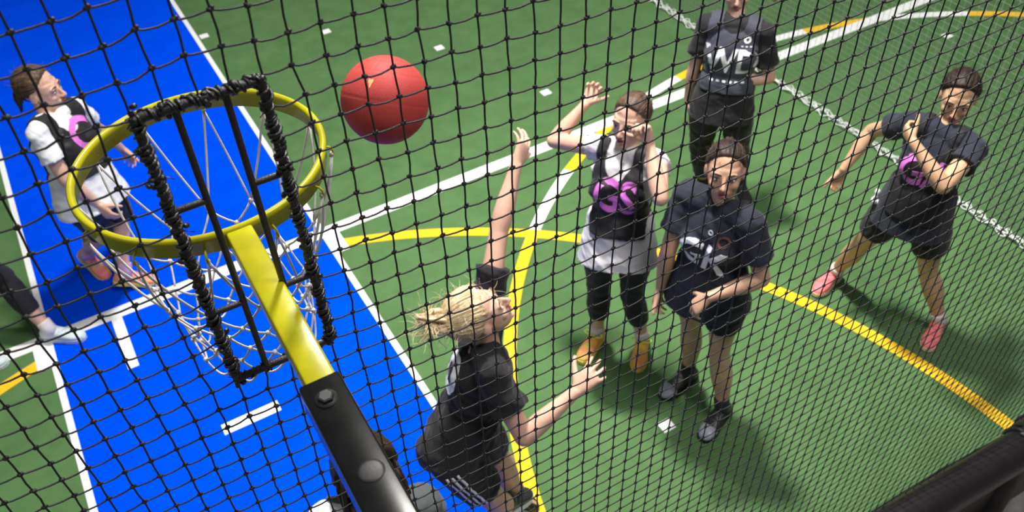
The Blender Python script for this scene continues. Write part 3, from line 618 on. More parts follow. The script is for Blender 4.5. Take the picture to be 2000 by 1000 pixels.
def ortho(d, n):
    d = unit(d); n = unit(np.asarray(n, float) - d * np.dot(n, d)); return d, n
def hand(mb, wr, ha, side, n, curl=0.35, spread=0.25, thumb=0.5, fc=None, sc=1.0):
    d, n = ortho(np.asarray(ha) - np.asarray(wr), n)
    th = np.cross(d, n) if side == 'R' else np.cross(n, d)
    wr = np.asarray(wr, float)
    # palm
    s_ = [(-0.012, .024, .021, 0), (0.012, .027, .019, 0.001), (.040, .036, .017, .003), (.070, .041, .0155, .002), (.092, .040, .012, .001), (.099, .036, .008, 0.001)]
    mb.loft([wr + d * a * sc + th * o_ for a, b, c, o_ in s_], [th * b * sc for a, b, c, o_ in s_], [n * c * sc for a, b, c, o_ in s_], 14, 2.4)
    F = [(.030, .090, .072, 1), (.0105, .095, .080, .25), (-.010, .092, .074, -.45), (-.029, .084, .058, -1.3)]
    for k, (o_, b0, L, sp) in enumerate(F):
        c = curl if fc is None else fc[k]
        a = sp * spread * 0.28
        d0 = unit(d * math.cos(a) + th * math.sin(a))
        p = wr + d * (b0 - .014) * sc + th * o_ * sc; P = [p]; ang = 0.0
        for seg_, (fr_, mx) in enumerate([(.17, 0), (.40, 1.15), (.26, 1.45), (.22, 1.0)]):
            ang += c * mx
            dd_ = d0 * math.cos(ang) + n * math.sin(ang)
            q = P[-1] + dd_ * L * fr_ * 1.12 * sc; P.append(q)
        P2 = []; R2 = []
        R_ = [.0098, .0094, .0086, .0078, .0066]
        for u in range(4):
            P2 += [P[u], P[u] * .5 + P[u + 1] * .5]; R2 += [R_[u], (R_[u] + R_[u + 1]) / 2 * .96]
        P2.append(P[4]); R2.append(R_[4])
        mb.tube(P2, np.array(R2) * sc * (0.9 if k == 3 else 1.0), 10, round_ends=True)
    p = wr + d * .028 * sc + th * .022 * sc + n * .004; P = [p]; a = 0.95 - 0.25 * thumb
    for L, da in [(.040, 0), (.034, -.28), (.028, -.3)]:
        dd_ = unit(d * math.cos(a) + th * math.sin(a) + n * (.15 + thumb * .55)); P.append(P[-1] + dd_ * L * sc); a += da * (0.4 + thumb)
    mb.tube(P, np.array([.0155, .0125, .0105, .0085]) * sc, 10, round_ends=True)

def head_frame(f, tilt=0.0):
    f = unit(f); z = V(0, 0, 1)
    u = unit(z - f * np.dot(z, f)); r = np.cross(f, u)    # r: person's right
    u2 = u * math.cos(tilt) + r * math.sin(tilt); r2 = np.cross(f, u2)
    return r2, f, u2

def torso_frame(J, t):
    pel, neck = V(*J['pel']), V(*J['neck'])
    up = unit(neck - pel)
    l0 = unit(V(*J['hipL']) - V(*J['hipR'])); l1 = unit(V(*J['shL']) - V(*J['shR']))
    k = min(1, max(0, t)); l = unit(l0 * (1 - k) + l1 * k); l = unit(l - up * np.dot(l, up))
    f = np.cross(l, up)
    bend = V(*J.get('bend', (0, 0, 0)))
    c = pel + (neck - pel) * t + bend * 4 * t * (1 - t) + f * (0.014 * math.sin(math.pi * min(1, max(0, t))))
    return c, l, f, up
TS = [(-.20, .060, .060), (-.13, .120, .090), (-.04, .162, .112), (.06, .164, .116), (.18, .148, .104), (.34, .124, .090), (.50, .130, .096),
      (.66, .146, .108), (.80, .158, .106), (.90, .140, .090), (.965, .090, .068), (1.0, .058, .058)]
def torso(mb, J, off=0.0, t0=-.2, t1=1.0, w=1.0, seg=28, flare=0.0):
    cs, A, B_ = [], [], []
    ts = [t for t, a, b in TS]
    for t in np.linspace(t0, t1, 26):
        a = np.interp(t, ts, [x[1] for x in TS]) * w + off; b = np.interp(t, ts, [x[2] for x in TS]) * w + off
        if flare and t < .4: a = max(a, (.140 * w + off + flare * (.4 - t))); b = max(b, (.104 * w + off + flare * (.4 - t)))
        if flare and t < .42: e_ = .011 * min(1, (.42 - t) / .08); a += e_; b += e_
        c, l, f, up = torso_frame(J, t)
        cs.append(c); A.append(l * a); B_.append(f * b)
    mb.loft(cs, A, B_, seg, 2.25)
    if t1 > .8:
        for sh, sg in (('shL', 1), ('shR', -1)):
            p = V(*J[sh]); c, l, f, up = torso_frame(J, .93)
            mb.tube([c + up * .012, (c + p) / 2 + up * .020, p + up * .004], [.052 + off, .054 + off, .054 + off], 14, round_ends=True)
        for sg in (-1, 1):
            c, l, f, up = torso_frame(J, .66)
            mb.ell(c + l * sg * .068 * w + f * (.078 * w), [l, f, up], (.060 + off, .050 + off, .058 + off), 16, 10)
    if t0 < 0:
        for sg in (-1, 1):
            c, l, f, up = torso_frame(J, -.04)
            mb.ell(c + l * sg * .072 * w - f * .050 * w, [l, f, up], (.080 + off, .080 + off, .085 + off), 16, 10)
def limb(mb, a, b, rs, seg=16, t0=0.0, t1=1.0, off=0.0, bow=None, round_ends=True, up=None):
    a = V(*a); b = V(*b); n = 9; ts = np.linspace(t0, t1, n)
    base = np.linspace(0, 1, len(rs)); P = []
    for t in ts:
        p = a + (b - a) * t
        if bow is not None: p = p + np.asarray(bow) * 4 * t * (1 - t)
        P.append(p)
    mb.tube(P, np.interp(ts, base, rs) + off, seg, round_ends=round_ends)
UA = [.050, .048, .045, .041, .038]; FA = [.038, .042, .040, .034, .028, .0245]
TH = [.090, .088, .080, .068, .057, .053]; SH = [.053, .056, .060, .055, .044, .036, .033]

def letters(txt, size, bold=0.012, shear=0.0, spacing=1.0):
    cu = bpy.data.curves.new('t', 'FONT'); cu.body = txt; cu.size = size; cu.offset = bold * size; cu.align_x = 'CENTER'; cu.align_y = 'CENTER'
    cu.shear = shear; cu.space_character = spacing; cu.resolution_u = 4
    o = bpy.data.objects.new('t', cu); COL.objects.link(o)
    dg = bpy.context.evaluated_depsgraph_get(); dg.update()
    me = bpy.data.meshes.new_from_object(o.evaluated_get(dg), depsgraph=dg)
    bm_ = bmesh.new(); bm_.from_mesh(me); bmesh.ops.triangulate(bm_, faces=bm_.faces)
    for _ in range(4):
        e = [x for x in bm_.edges if x.calc_length() > 0.016]
        if not e: break
        bmesh.ops.subdivide_edges(bm_, edges=e, cuts=1); bmesh.ops.triangulate(bm_, faces=bm_.faces)
    vs = [tuple(v.co) for v in bm_.verts]; bm_.verts.index_update(); fs = [[v.index for v in f.verts] for f in bm_.faces]
    bm_.free(); bpy.data.objects.remove(o); bpy.data.meshes.remove(me)
    return vs, fs
def project(vs, fs, bvh, c, xax, yax, out, off=0.004, thick=0.0):
    """lay a flat pattern on cloth: cast each vertex along -out on to the garment"""
    res = []; ok = []
    for v in vs:
        p = c + xax * v[0] + yax * v[1] + out * 0.45
        h = bvh.ray_cast(Vector(p), Vector(-out), 0.8)
        if h[0] is None: res.append(p); ok.append(False)
        else: res.append(np.array(h[0]) + out * (off) ); ok.append(True)
    fs2 = [f for f in fs if all(ok[i] for i in f)]
    res = np.array(res)
    if fs2:
        d = (res - c) @ out; fs2 = [f for f in fs2 if max(d[i] for i in f) - min(d[i] for i in f) < 0.05]
    m = MB(); 
    used = sorted(set(i for f in fs2 for i in f)); mp = {u: k for k, u in enumerate(used)}
    if used: m.add(res[used], [[mp[i] for i in f] for f in fs2])
    return m
def solidify(o, t, off=1.0):
    md = o.modifiers.new('solid', 'SOLIDIFY'); md.thickness = t; md.offset = off; return o
def panel_grid(x0, x1, y0, y1, cut=None, n=26, mrows=34):
    xs = np.linspace(x0, x1, n); ys = np.linspace(y0, y1, mrows)
    vs = [(x, y) for y in ys for x in xs]; fs = []
    for j in range(mrows - 1):
        for i in range(n - 1):
            cx, cy = (xs[i] + xs[i + 1]) / 2, (ys[j] + ys[j + 1]) / 2
            if cut and cut(cx, cy): continue
            fs.append((j * n + i, j * n + i + 1, (j + 1) * n + i + 1, (j + 1) * n + i))
    return vs, fs

def bib_from(me, J, bib, org, weight):
    c0 = V(*J['pel']); up = unit(V(*J['neck']) - c0); Lt = np.linalg.norm(V(*J['neck']) - c0)
    P = mesh_np(me) + org; rel = P - c0; t = rel @ up / Lt
    l0 = torso_frame(J, 0)[1]; l1 = torso_frame(J, 1)[1]; k = np.clip(t, 0, 1)[:, None]
    l = l0 * (1 - k) + l1 * k; l = l - np.outer(l @ up, up); l /= np.linalg.norm(l, axis=1, keepdims=True)
    f_ = np.cross(l, up); x = (rel * l).sum(1) - bib.get('shift', 0); z = (rel * f_).sum(1)
    W = bib.get('w', .13); ww = W - bib.get('taper', .03) * np.clip((t - .55) / .3, 0, 1)
    y = (t - 1.0) * Lt
    depth = np.where(z > 0, bib.get('neck', .10), .05)
    keep = (np.abs(x) < ww) & (t > bib['t0']) & (((x + bib.get('shift', 0)) / bib.get('nw', .066)) ** 2 + (np.minimum(y - .02, 0) / depth) ** 2 > 1) & (t < 1.12)
    bm_ = bmesh.new(); bm_.from_mesh(me); bm_.verts.ensure_lookup_table()
    bmesh.ops.delete(bm_, geom=[v for v in bm_.verts if not keep[v.index]], context='VERTS')
    for _ in range(6):
        bd = [v for v in bm_.verts if v.is_boundary]
        new = {}
        for v in bd:
            nb = [e.other_vert(v).co for e in v.link_edges if e.is_boundary]
            if len(nb) == 2: new[v] = v.co * .4 + (nb[0] + nb[1]) * .3
        for v, co in new.items(): v.co = co
    bm_.normal_update()
    for v in bm_.verts: v.co += v.normal * .005
    out = bpy.data.meshes.new('bib'); bm_.to_mesh(out); bm_.free(); out.materials.clear(); return out

def shoe(root, an, to, colm, solem, lacem, label=None, sc=1.0, bow=False, toecap=None):
    an = V(*an); to = V(*to)
    h = to - an; d = unit(V(h[0], h[1], h[2] + 0.055)); z = V(0, 0, 1)
    up = unit(z - d * np.dot(z, d)); sd = np.cross(d, up)
    base = an - up * 0.085
    if base[2] < 0.004 + abs(d[2]) * .1: base[2] = 0.004 + abs(d[2]) * .1
    S = [(-.066, .020, .030), (-.060, .030, .066), (-.045, .037, .086), (-.015, .041, .092), (.02, .039, .086), (.05, .038, .070), (.085, .042, .054), (.12, .046, .046), (.15, .044, .041), (.175, .036, .034), (.192, .022, .024), (.196, .010, .016)]
    m = MB()
    m.loft([base + d * s * sc + up * (.014 + hh / 2) for s, w_, hh in S], [sd * w_ * sc for s, w_, hh in S], [up * hh / 2 for s, w_, hh in S], 22, 2.5)
    sh_ = m.build('shoe', colm, root)
    if label: sh_['label'] = label
    if toecap:
        m = MB(); SS = [x for x in S if x[0] >= .118]
        m.loft([base + d * (s * sc + .001) + up * (.015 + hh / 2) for s, w_, hh in SS], [sd * (w_ + .0018) * sc for s, w_, hh in SS], [up * (hh / 2 + .0018) * sc for s, w_, hh in SS], 22, 2.5)
        m.build('toe_cap', toecap, sh_)
    m = MB(); K_ = [(-.070, .022), (-.060, .034), (-.03, .040), (.02, .039), (.07, .042), (.115, .049), (.155, .047), (.185, .034), (.2, .014)]
    vs = []; 
    for s, w_ in K_: vs += [base + d * s * sc - sd * w_ * sc, base + d * s * sc + sd * w_ * sc]
    top = [v + up * 0.024 for v in vs]; n_ = len(vs); fs = []
    for k in range(len(K_) - 1):
        a = 2 * k; fs += [(a, a + 2, a + 3, a + 1), (n_ + a, n_ + a + 1, n_ + a + 3, n_ + a + 2), (a, n_ + a, n_ + a + 2, a + 2), (a + 1, a + 3, n_ + a + 3, n_ + a + 1)]
    fs += [(0, 1, n_ + 1, n_), (n_ - 2, 2 * n_ - 2, 2 * n_ - 1, n_ - 1)]
    m.add(np.array(vs + top), fs); so = m.build('sole', solem, sh_, smooth=False)
    m = MB()
    for k in range(5):
        s = .038 + .019 * k; hh = np.interp(s, [x[0] for x in S], [x[2] for x in S]) + .016
        P = [base + d * (s + .007 * (t / 3) * (1 if k % 2 else -1)) * sc + sd * .020 * t / 3 * sc + up * (hh - .004 * (t / 3) ** 2 * 1.5) for t in range(-3, 4)]
        m.tube(P, .0030, 6)
    if bow:
        for sg in (-1, 1):
            c = base + d * .035 + up * .098; P = [c + sd * sg * .028 * (1 - math.cos(t)) + d * (.014 * math.sin(t) + .006) + up * .008 * math.sin(t / 2) for t in np.linspace(0, 2 * math.pi, 14)]
            m.tube(P, .0032, 6)
    m.build('laces', lacem, sh_)
    return base, d, up, sd

def person(J, label, group, face, skinm, hair, top, bottom, shoes, hands, bib=None, tilt=0.0, sc=1.0, hs=1.07, weight=1.0,
           sleeve=0.5, hem=-.16, toponly=False, seed=1, lens_open=0.6, parts=None, mouth=0.0):
    J = dict(J); g = (V(*J['anL']) + V(*J['anR'])) / 2
    root = empty('person', (g[0], g[1], 0.0), label, 'person', group)
    r, f, u = head_frame(face, tilt); H = V(*J['head'])
    def hp(x, y, z): return H + (r * x + f * y + u * z) * hs
    ax = [r, f, u]
    b = MB()
    torso(b, J, -0.004, w=weight)
    # head
    b.ell(hp(0, -.016, .034), ax, np.array((.073, .092, .084)) * hs, 24, 16)
    b.loft([hp(0, .020, .045), hp(0, .026, .015), hp(0, .026, -.020), hp(0, .028, -.050), hp(0, .034, -.078), hp(0, .042, -.098), hp(0, .046, -.108)],
           [r * a * hs for a in (.062, .066, .065, .059, .046, .031, .014)], [f * a * hs for a in (.060, .062, .060, .056, .046, .034, .018)], 24, 2.2)
    b.ell(hp(0, .078, -.092), ax, np.array((.019, .013, .013)) * hs, 12, 8)
    for sg in (-1, 1):
        b.ell(hp(sg * .037, .066, -.022), ax, np.array((.023, .017, .021)) * hs, 12, 8)
        b.ell(hp(sg * .030, .0795, .0225), ax, np.array((.025, .010, .0085)) * hs, 12, 8)
        b.ell(hp(sg * .0755, -.006, -.004), [unit(r + f * .25 * sg), unit(f - r * .25 * sg), u], np.array((.008, .018, .029)) * hs, 12, 8)
        b.ell(hp(sg * .010, .098, -.0295), ax, np.array((.0075, .009, .0065)) * hs, 10, 6)
    b.tube([hp(0, .084, .012), hp(0, .093, -.004), hp(0, .104, -.020), hp(0, .1085, -.027)], np.array([.0085, .0085, .0095, .0095]) * hs, 10, round_ends=True)
    b.ell(hp(0, .083, -.057), ax, np.array((.026, .011, .015)) * hs, 14, 8)
    nk = V(*J['neck'])
    b.tube([nk - V(0, 0, .03), nk + (hp(0, -.015, -.06) - nk) * .5, hp(0, -.012, -.045)], [.062, .052, .052], 16, round_ends=True)
    for s in ('L', 'R'):
        limb(b, J['sh' + s], J['el' + s], UA); limb(b, J['el' + s], J['wr' + s], FA)
        hn = hands[s]; hand(b, J['wr' + s], J['ha' + s], s, hn[0], *hn[1:])
        limb(b, J['hip' + s], J['kn' + s], [x * weight for x in TH]); 
        kn, an = V(*J['kn' + s]), V(*J['an' + s]); to = V(*J['to' + s]); fd = unit((to - an) * V(1, 1, 0))
        limb(b, kn, an, [x * (0.5 + weight / 2) for x in SH], bow=-fd * .012)
        b.tube([an, an + (to - an) * .25 - V(0, 0, .025), an + (to - an) * .6 - V(0, 0, .012), to - V(0, 0, .0)], [.033, .026, .018, .014], 12, round_ends=True)
    bmesh_ = remesh(b, 0.0052, 3, 0.5)
    set_np(bmesh_, mesh_np(bmesh_) - WORLD(root))
    link('body', bmesh_, skinm, root)
    # face details
    for sg in (-1, 1):
        e = MB(); ec = hp(sg * .0305, .0750, .0055); e.ell(ec, ax, np.array((.0135, .0125, .0080 * lens_open + .003)) * hs, 16, 12)
        eo = e.build('eye', EYEW, root)
        e = MB(); e.ell(ec + (f * .0095) * hs, ax, np.array((.0058, .0042, .0056)) * hs, 12, 8); e.build('iris', IRIS, eo)
        e = MB(); P = [hp(sg * (.0305 + x), .0865 - abs(x + .004) * .30 - (x > 0) * x * .25, .0135 - 22 * x * x) for x in np.linspace(-.015, .016, 7)]
        e.tube(P, np.array([.0012, .0018, .002, .002, .002, .0016, .001]) * hs, 6); e.build('upper_lid', hair['lash'], root)
        e = MB(); P = [hp(sg * (.031 + x), .0905 - abs(x + .006) * .42, .0285 + .0035 - 18 * (x - .002) ** 2) for x in np.linspace(-.018, .021, 8)]
        e.tube(P, np.array([.0016, .0028, .0034, .0034, .003, .0026, .0018, .001]) * hs, 6); e.build('eyebrow', hair['lash'], root)
    e = MB()
    for dz, rr, w_ in ((-.0515 + mouth * .3, .0042, .022), (-.0615 - mouth, .0052, .019)):
        P = [hp(x, .0935 - 9 * x * x, dz + (abs(x) < .004) * (-.001) + (.0 if dz > -.055 else 6 * x * x)) for x in np.linspace(-w_, w_, 9)]
        e.tube(P, [rr * .35, rr * .75, rr, rr * 1.05, rr, rr * 1.05, rr, rr * .75, rr * .35], 8)
    e.build('lips', LIP, root)
    if mouth > .001:
        e = MB(); e.ell(hp(0, .0915, -.0565 - mouth * .4), ax, (.016, .006, .004 + mouth * .6), 12, 8); e.build('mouth_gap', mat('dark mouth', (.08, .02, .02), .5), root)
    # hair cap
    hm_ = MB(); seg, rings = 72, 44; vs = []
    hl = hair.get('line', .0)
    for i in range(rings + 1):
        ph = math.pi * i / rings
        for k in range(seg):
            t = 2 * math.pi * k / seg
            dx, dy, dz = math.sin(ph) * math.cos(t), math.sin(ph) * math.sin(t), math.cos(ph)
            # hairline: covered if behind a surface rising to the forehead
            lim = 0.34 + hl if dz > 0.1 else 0.34 + hl + (dz - .1) * 0.65
            cov = (0.62 * max(0, dz) + lim) - dy * (1.0 if dy > 0 else .5) - (0.10 if dz < -.45 else 0) - (max(0, -dz - .55) * 3 if dy > -.25 else max(0, -dz - .78) * 4)
            cv = min(1, max(0, cov * 5)); cv = cv * cv * (3 - 2 * cv)
            R_ = V(.077, .096, .088) * (0.93 + cv * (hair.get('vol', .10) + .02))
            groove = 0.0014 * math.sin(26 * math.atan2(dx, dz + .4) + 3 * dy) + 0.0012 * math.sin(60 * dx + 17 * dz) 
            vs.append(hp(dx * (R_[0] + groove * cv), -.016 + dy * (R_[1] + groove * cv), .034 + dz * (R_[2] + groove * cv)))
    fs = []
    for i in range(rings):
        for k in range(seg): fs.append((i * seg + k, i * seg + (k + 1) % seg, (i + 1) * seg + (k + 1) % seg, (i + 1) * seg + k))
    hm_.add(vs, fs); ho = hm_.build('hair', hair['m'], root)
    if 'comb' in hair:
        rg = np.random.default_rng(seed); m = MB(); tb = hair['comb']; e1 = unit(V(tb[0], tb[1] + .016, tb[2] - .034)); vol = hair.get('vol', .10) + .02
        for q in range(hair.get('nc', 190)):
            a = rg.uniform(0, 2 * math.pi)
            # point on the hairline ring
            s0 = unit(V(math.sin(a) * .95, .62 * math.cos(a) + .10, .52 + .28 * math.cos(a) - .75 * (math.cos(a) < -.3) - .62 * abs(math.sin(a)) + rg.normal() * .05))
            om = math.acos(max(-1, min(1, float(s0 @ e1)))); t0_ = rg.uniform(0, .35); P = []
            if om < .3: continue
            ph = rg.uniform(0, 6); lift = rg.uniform(-.014, .008)
            for j in range(9):
                t = t0_ + (1.0 - t0_) * j / 8; dv = (math.sin((1 - t) * om) * s0 + math.sin(t * om) * e1) / math.sin(om); dv = unit(dv + unit(np.cross(s0, e1)) * .035 * math.sin(3 * t + ph))
                R_ = V(.077, .096, .088) * (.93 + vol + lift - .02 * (j in (0, 8)) - .02 * (j == 0)); P.append(hp(dv[0] * R_[0], -.016 + dv[1] * R_[1], .034 + dv[2] * R_[2]))
            m.tube(P, [.0012, .0026, .0030, .0031, .0031, .0031, .0030, .0028, .0022], 5)
        o_ = m.build('combed_locks', hair['m'], ho); o_['kind'] = 'stuff'
    if 'extra' in hair: hair['extra'](ho, hp, ax, root, f, r, u)
    # bottoms
    if bottom:
        m = MB(); torso(m, J, .012 + bottom.get('loose', 0) * .4, -.2, .26, w=weight)
        for s in ('L', 'R'):
            rs = [x * weight for x in TH]; L = bottom['len']; lo = bottom.get('loose', 0)
            m2 = min(1, L)
            a = V(*J['hip' + s]); k_ = V(*J['kn' + s]); ts = np.linspace(0, m2, 9)
            m.ell(a, np.eye(3), np.array((.103, .103, .103)) * weight + lo * .3, 18, 12)
            m.tube([a + (k_ - a) * t for t in ts], np.interp(ts, np.linspace(0, 1, 6), rs) + .008 + lo * (0.3 + ts), 18, round_ends=(L >= 1))
            if L > 1:
                an = V(*J['an' + s]); to = V(*J['to' + s]); fd = unit((to - an) * V(1, 1, 0)); ts = np.linspace(0, L - 1, 9)
                m.tube([k_ + (an - k_) * t - fd * .012 * 4 * t * (1 - t) for t in ts], np.interp(ts, np.linspace(0, 1, 7), SH) + .007 + lo * .6, 18, cap=True)
        me = remesh(m, .007, 2); wrinkle(me, bottom.get('wr', .0035), seed + 5, 11)
        org = WORLD(root); bv = bvh_of(me); set_np(me, mesh_np(me) - org)
        link(bottom['name'], me, bottom['m'], root)
        J['_bv'] = bv
    # top
    m = MB(); torso(m, J, .014, hem, .965, w=weight, flare=top.get('flare', .05) + .03)
    for s in ('L', 'R'):
        sl_ = top.get('sleeve', .5)
        if sl_ > 0:
            a, e_ = V(*J['sh' + s]), V(*J['el' + s]); c0 = torso_frame(J, .90)[0]
            m.tube([c0 + (a - c0) * .55, a], [.066, .066], 18, round_ends=True)
            ts = np.linspace(0, sl_, 7); m.tube([a + (e_ - a) * t for t in ts], .062 + .012 * ts / sl_, 18, cap=True)
        else:
            a = V(*J['sh' + s]); m.ell(a, np.eye(3), (.062, .062, .060), 16, 10)
    me = remesh(m, .007, 3); wrinkle(me, top.get('wr', .005), seed, 9, top.get('wd', (0, 0, 1)))
    bvt = bvh_of(me); org = WORLD(root); set_np(me, mesh_np(me) - org)
    tp = link(top['name'], me, top['m'], root)
    if 'label' in top: tp['label'] = top['label']
    # collar
    c, l, f_, up = torso_frame(J, .955)
    m = MB(); T = np.linspace(0, 2 * math.pi, 33)
    m.tube([c + l * .082 * math.cos(t) * weight + f_ * (.064 * math.sin(t) + .004) + up * (.016 - .018 * math.sin(t)) for t in T], .0075, 8); m.build('collar', top.get('collar', top['m']), tp)
    # bib and lettering
    if bib:
        bo = bib_from(tp.data, J, bib, org, weight)
        bo_ = link('bib', bo, bib['m'], root); solidify(bo_, .004, 1)
        if 'label' in bib: bo_['label'] = bib['label']
    if top.get('text'):
        for (txt, size, t_, xo, m_, back, kw) in top['text']:
            c, l, f_, up = torso_frame(J, t_); out = -f_ if back else f_; 
            rot_a = kw.get('rot', 0.0); xr = l * (-1 if back else 1)
            out2 = unit(out + xr * kw.get('turn', 0.0)); xr2 = unit(xr - out2 * np.dot(xr, out2)); up2 = np.cross(out2, xr2)
            if np.dot(up2, up) < 0: up2 = -up2
            x3 = xr2 * math.cos(rot_a) + up2 * math.sin(rot_a); y3 = -xr2 * math.sin(rot_a) + up2 * math.cos(rot_a)
            vs, fs = letters(txt, size, kw.get('bold', .03), kw.get('shear', 0), kw.get('sp', 1.0)); vs = [(v[0] * kw.get('xs', 1), v[1], v[2]) for v in vs]
            pm = project(vs, fs, bvt, c + xr2 * xo, x3, y3, out2, .0125 if bib else .004)
            if pm.n: lo_ = pm.build('lettering', m_, root, smooth=False); solidify(lo_, .0016, 0)
    J['_bt'] = bvt
    # socks and shoes
    for s in ('L', 'R'):
        an, kn, to = V(*J['an' + s]), V(*J['kn' + s]), V(*J['to' + s])
        m = MB(); dr = unit(kn - an); sl2 = shoes.get('sock', .055)
        m.tube([an - dr * .03, an + dr * sl2 * .5, an + dr * sl2, an + dr * (sl2 + .008)], [.043, .042, .0425, .040], 18, round_ends=False); m.build('sock', shoes['sm'], root)
        shoe(root, an, to, shoes['m'], shoes['sole'], shoes['lace'], bow=shoes.get('bow', False), sc=shoes.get('sc', 1.0), toecap=shoes.get('toe'))
    if parts: parts(root, J, hp, ax)
    return root

LIP = mat('lip skin', (0.42, 0.13, 0.12), 0.4)
DLASH = mat('dark brow hair', (0.035, 0.02, 0.014), 0.6); BLASH = mat('fair brow hair', (0.22, 0.14, 0.08), 0.6)
SK1 = skin('fair skin', (0.66, 0.40, 0.30)); SK2 = skin('tanned skin', (0.54, 0.32, 0.215)); SK3 = skin('light brown skin', (0.60, 0.36, 0.22))
H_DK = hairm('dark brown hair', (0.055, 0.032, 0.022), (0.016, 0.010, 0.008)); H_BR = hairm('brown hair', (0.13, 0.08, 0.05), (0.05, 0.03, 0.02))
H_BL = hairm('blonde hair', (0.78, 0.64, 0.42), (0.45, 0.32, 0.17)); H_BK = hairm('black brown hair', (0.035, 0.02, 0.014), (0.012, 0.007, 0.005))
BLACK = cloth('black cloth', (0.016, 0.015, 0.018)); NAVY = cloth('navy cloth', (0.022, 0.025, 0.040)); SLATE = cloth('slate bib cloth', (0.045, 0.048, 0.068), rough=.7)
WTEE = cloth('white cloth', (0.74, 0.75, 0.78)); GTANK = cloth('light grey cloth', (0.62, 0.60, 0.64)); DGREY = cloth('dark grey cloth', (0.07, 0.08, 0.085))
BBIB = cloth('black bib cloth', (0.014, 0.013, 0.016), rough=.6)
S_OR = mat('orange yellow shoe mesh', (0.92, 0.62, 0.12), 0.6, 0.3, 16, 0.4, 300, col2=(0.90, 0.30, 0.12)); S_YL = mat('neon yellow lace', (0.82, 0.90, 0.08), 0.6); S_YS = mat('yellow sole', (0.88, 0.72, 0.12), 0.6)
S_PK = mat('coral pink shoe mesh', (0.86, 0.13, 0.15), 0.6, 0.2, 40, 0.4, 300, col2=(0.95, 0.28, 0.28)); S_CS = mat('cream sole', (0.78, 0.66, 0.48), 0.6)
S_MG = mat('pink orange shoe mesh', (0.86, 0.10, 0.22), 0.6, 0.2, 16, 0.4, 300, col2=(0.92, 0.50, 0.12))
S_BK = mat('black shoe leather', (0.018, 0.018, 0.021), 0.45, 0.2, 30); S_TC = mat('silver grey toe', (0.34, 0.36, 0.44), 0.4, 0.2, 40)
S_WT = mat('white shoe', (0.68, 0.74, 0.74), 0.6, 0.12, 30, 0.3, 200, col2=(0.50, 0.60, 0.62)); SOCKW = cloth('white sock', (0.72, 0.66, 0.66)); SOCKP = cloth('pale pink sock', (0.66, 0.42, 0.62)); SOCKB = cloth('black sock', (0.02, 0.02, 0.022))

def strands(ho, starts, flow, n, L, r0, m_, spread=.01, curlf=1.0, name='strand', seed=3, kind=True):
    rg = np.random.default_rng(seed); m = MB()
    for k in range(n):
        s = starts(rg); d = unit(flow(s, rg)); P = [s]; p = s.copy(); l_ = L * rg.uniform(.5, 1.15); w_ = rg.normal(size=3); ph = rg.uniform(0, 6)
        for j in range(7):
            t = j / 6; d = unit(d + w_ * .10 * curlf + V(0, 0, -.10 * t) + unit(np.cross(d, w_)) * .16 * math.sin(ph + 4 * t) * curlf); p = p + d * l_ / 7; P.append(p)
        m.tube(P, [r0 * x for x in (1, 1, .95, .9, .8, .65, .45, .2)], 4)
    o = m.build(name, m_, ho); 
    if kind: o['kind'] = 'stuff'
    return o
def tail(base, d, L, rad, bend, m_, name='ponytail', sd=5):
    """a tapered tail with grooved locks"""
    def fn(ho, hp, ax, root, f, r, u):
        rg = np.random.default_rng(sd); b0 = hp(*base); dd = unit(r * d[0] + f * d[1] + u * d[2]); m = MB()
        for k in range(34):
            a = rg.uniform(0, 6.28); q = rad * math.sqrt(rg.uniform(0, 1)); s1 = unit(np.cross(dd, u + .01)); s2 = np.cross(dd, s1)
            off = s1 * math.cos(a) * q + s2 * math.sin(a) * q; P = []; LL = L * rg.uniform(.75, 1.1)
            for j in range(8):
                t = j / 7; w_ = math.sin(math.pi * min(1, t * 1.15 + .12)) 
                P.append(b0 + dd * LL * t + V(*bend) * t * t + off * (0.35 + w_ * .9))
            m.tube(P, [.006, .0075, .008, .008, .007, .006, .0045, .002], 6)
        m.build(name, m_, ho)
        m = MB(); s1 = unit(np.cross(dd, u + .01)); s2 = np.cross(dd, s1)
        m.tube([b0 + dd * .012 + (s1 * math.cos(t) + s2 * math.sin(t)) * rad * .62 for t in np.linspace(0, 2 * math.pi, 16)], .004, 6); m.build('hair_tie', DLASH, ho)
    return fn
def flyaway(m_, n=60, L=.05, seed=2):
    def fn(ho, hp, ax, root, f, r, u):
        def st(rg):
            a = rg.normal(size=3); a[1] -= .4; a[2] = abs(a[2]) * .8; a = unit(a); return hp(a[0] * .083, -.016 + a[1] * .104, .034 + a[2] * .096)
        strands(ho, st, lambda s, rg: (s - hp(0, -.01, .02)) * .5 + unit(rg.normal(size=3)) * .07 - f * .04, n, L, .0009, m_, seed=seed)
    return fn
def both(*fs):
    def fn(*a):
        for x in fs: x(*a)
    return fn

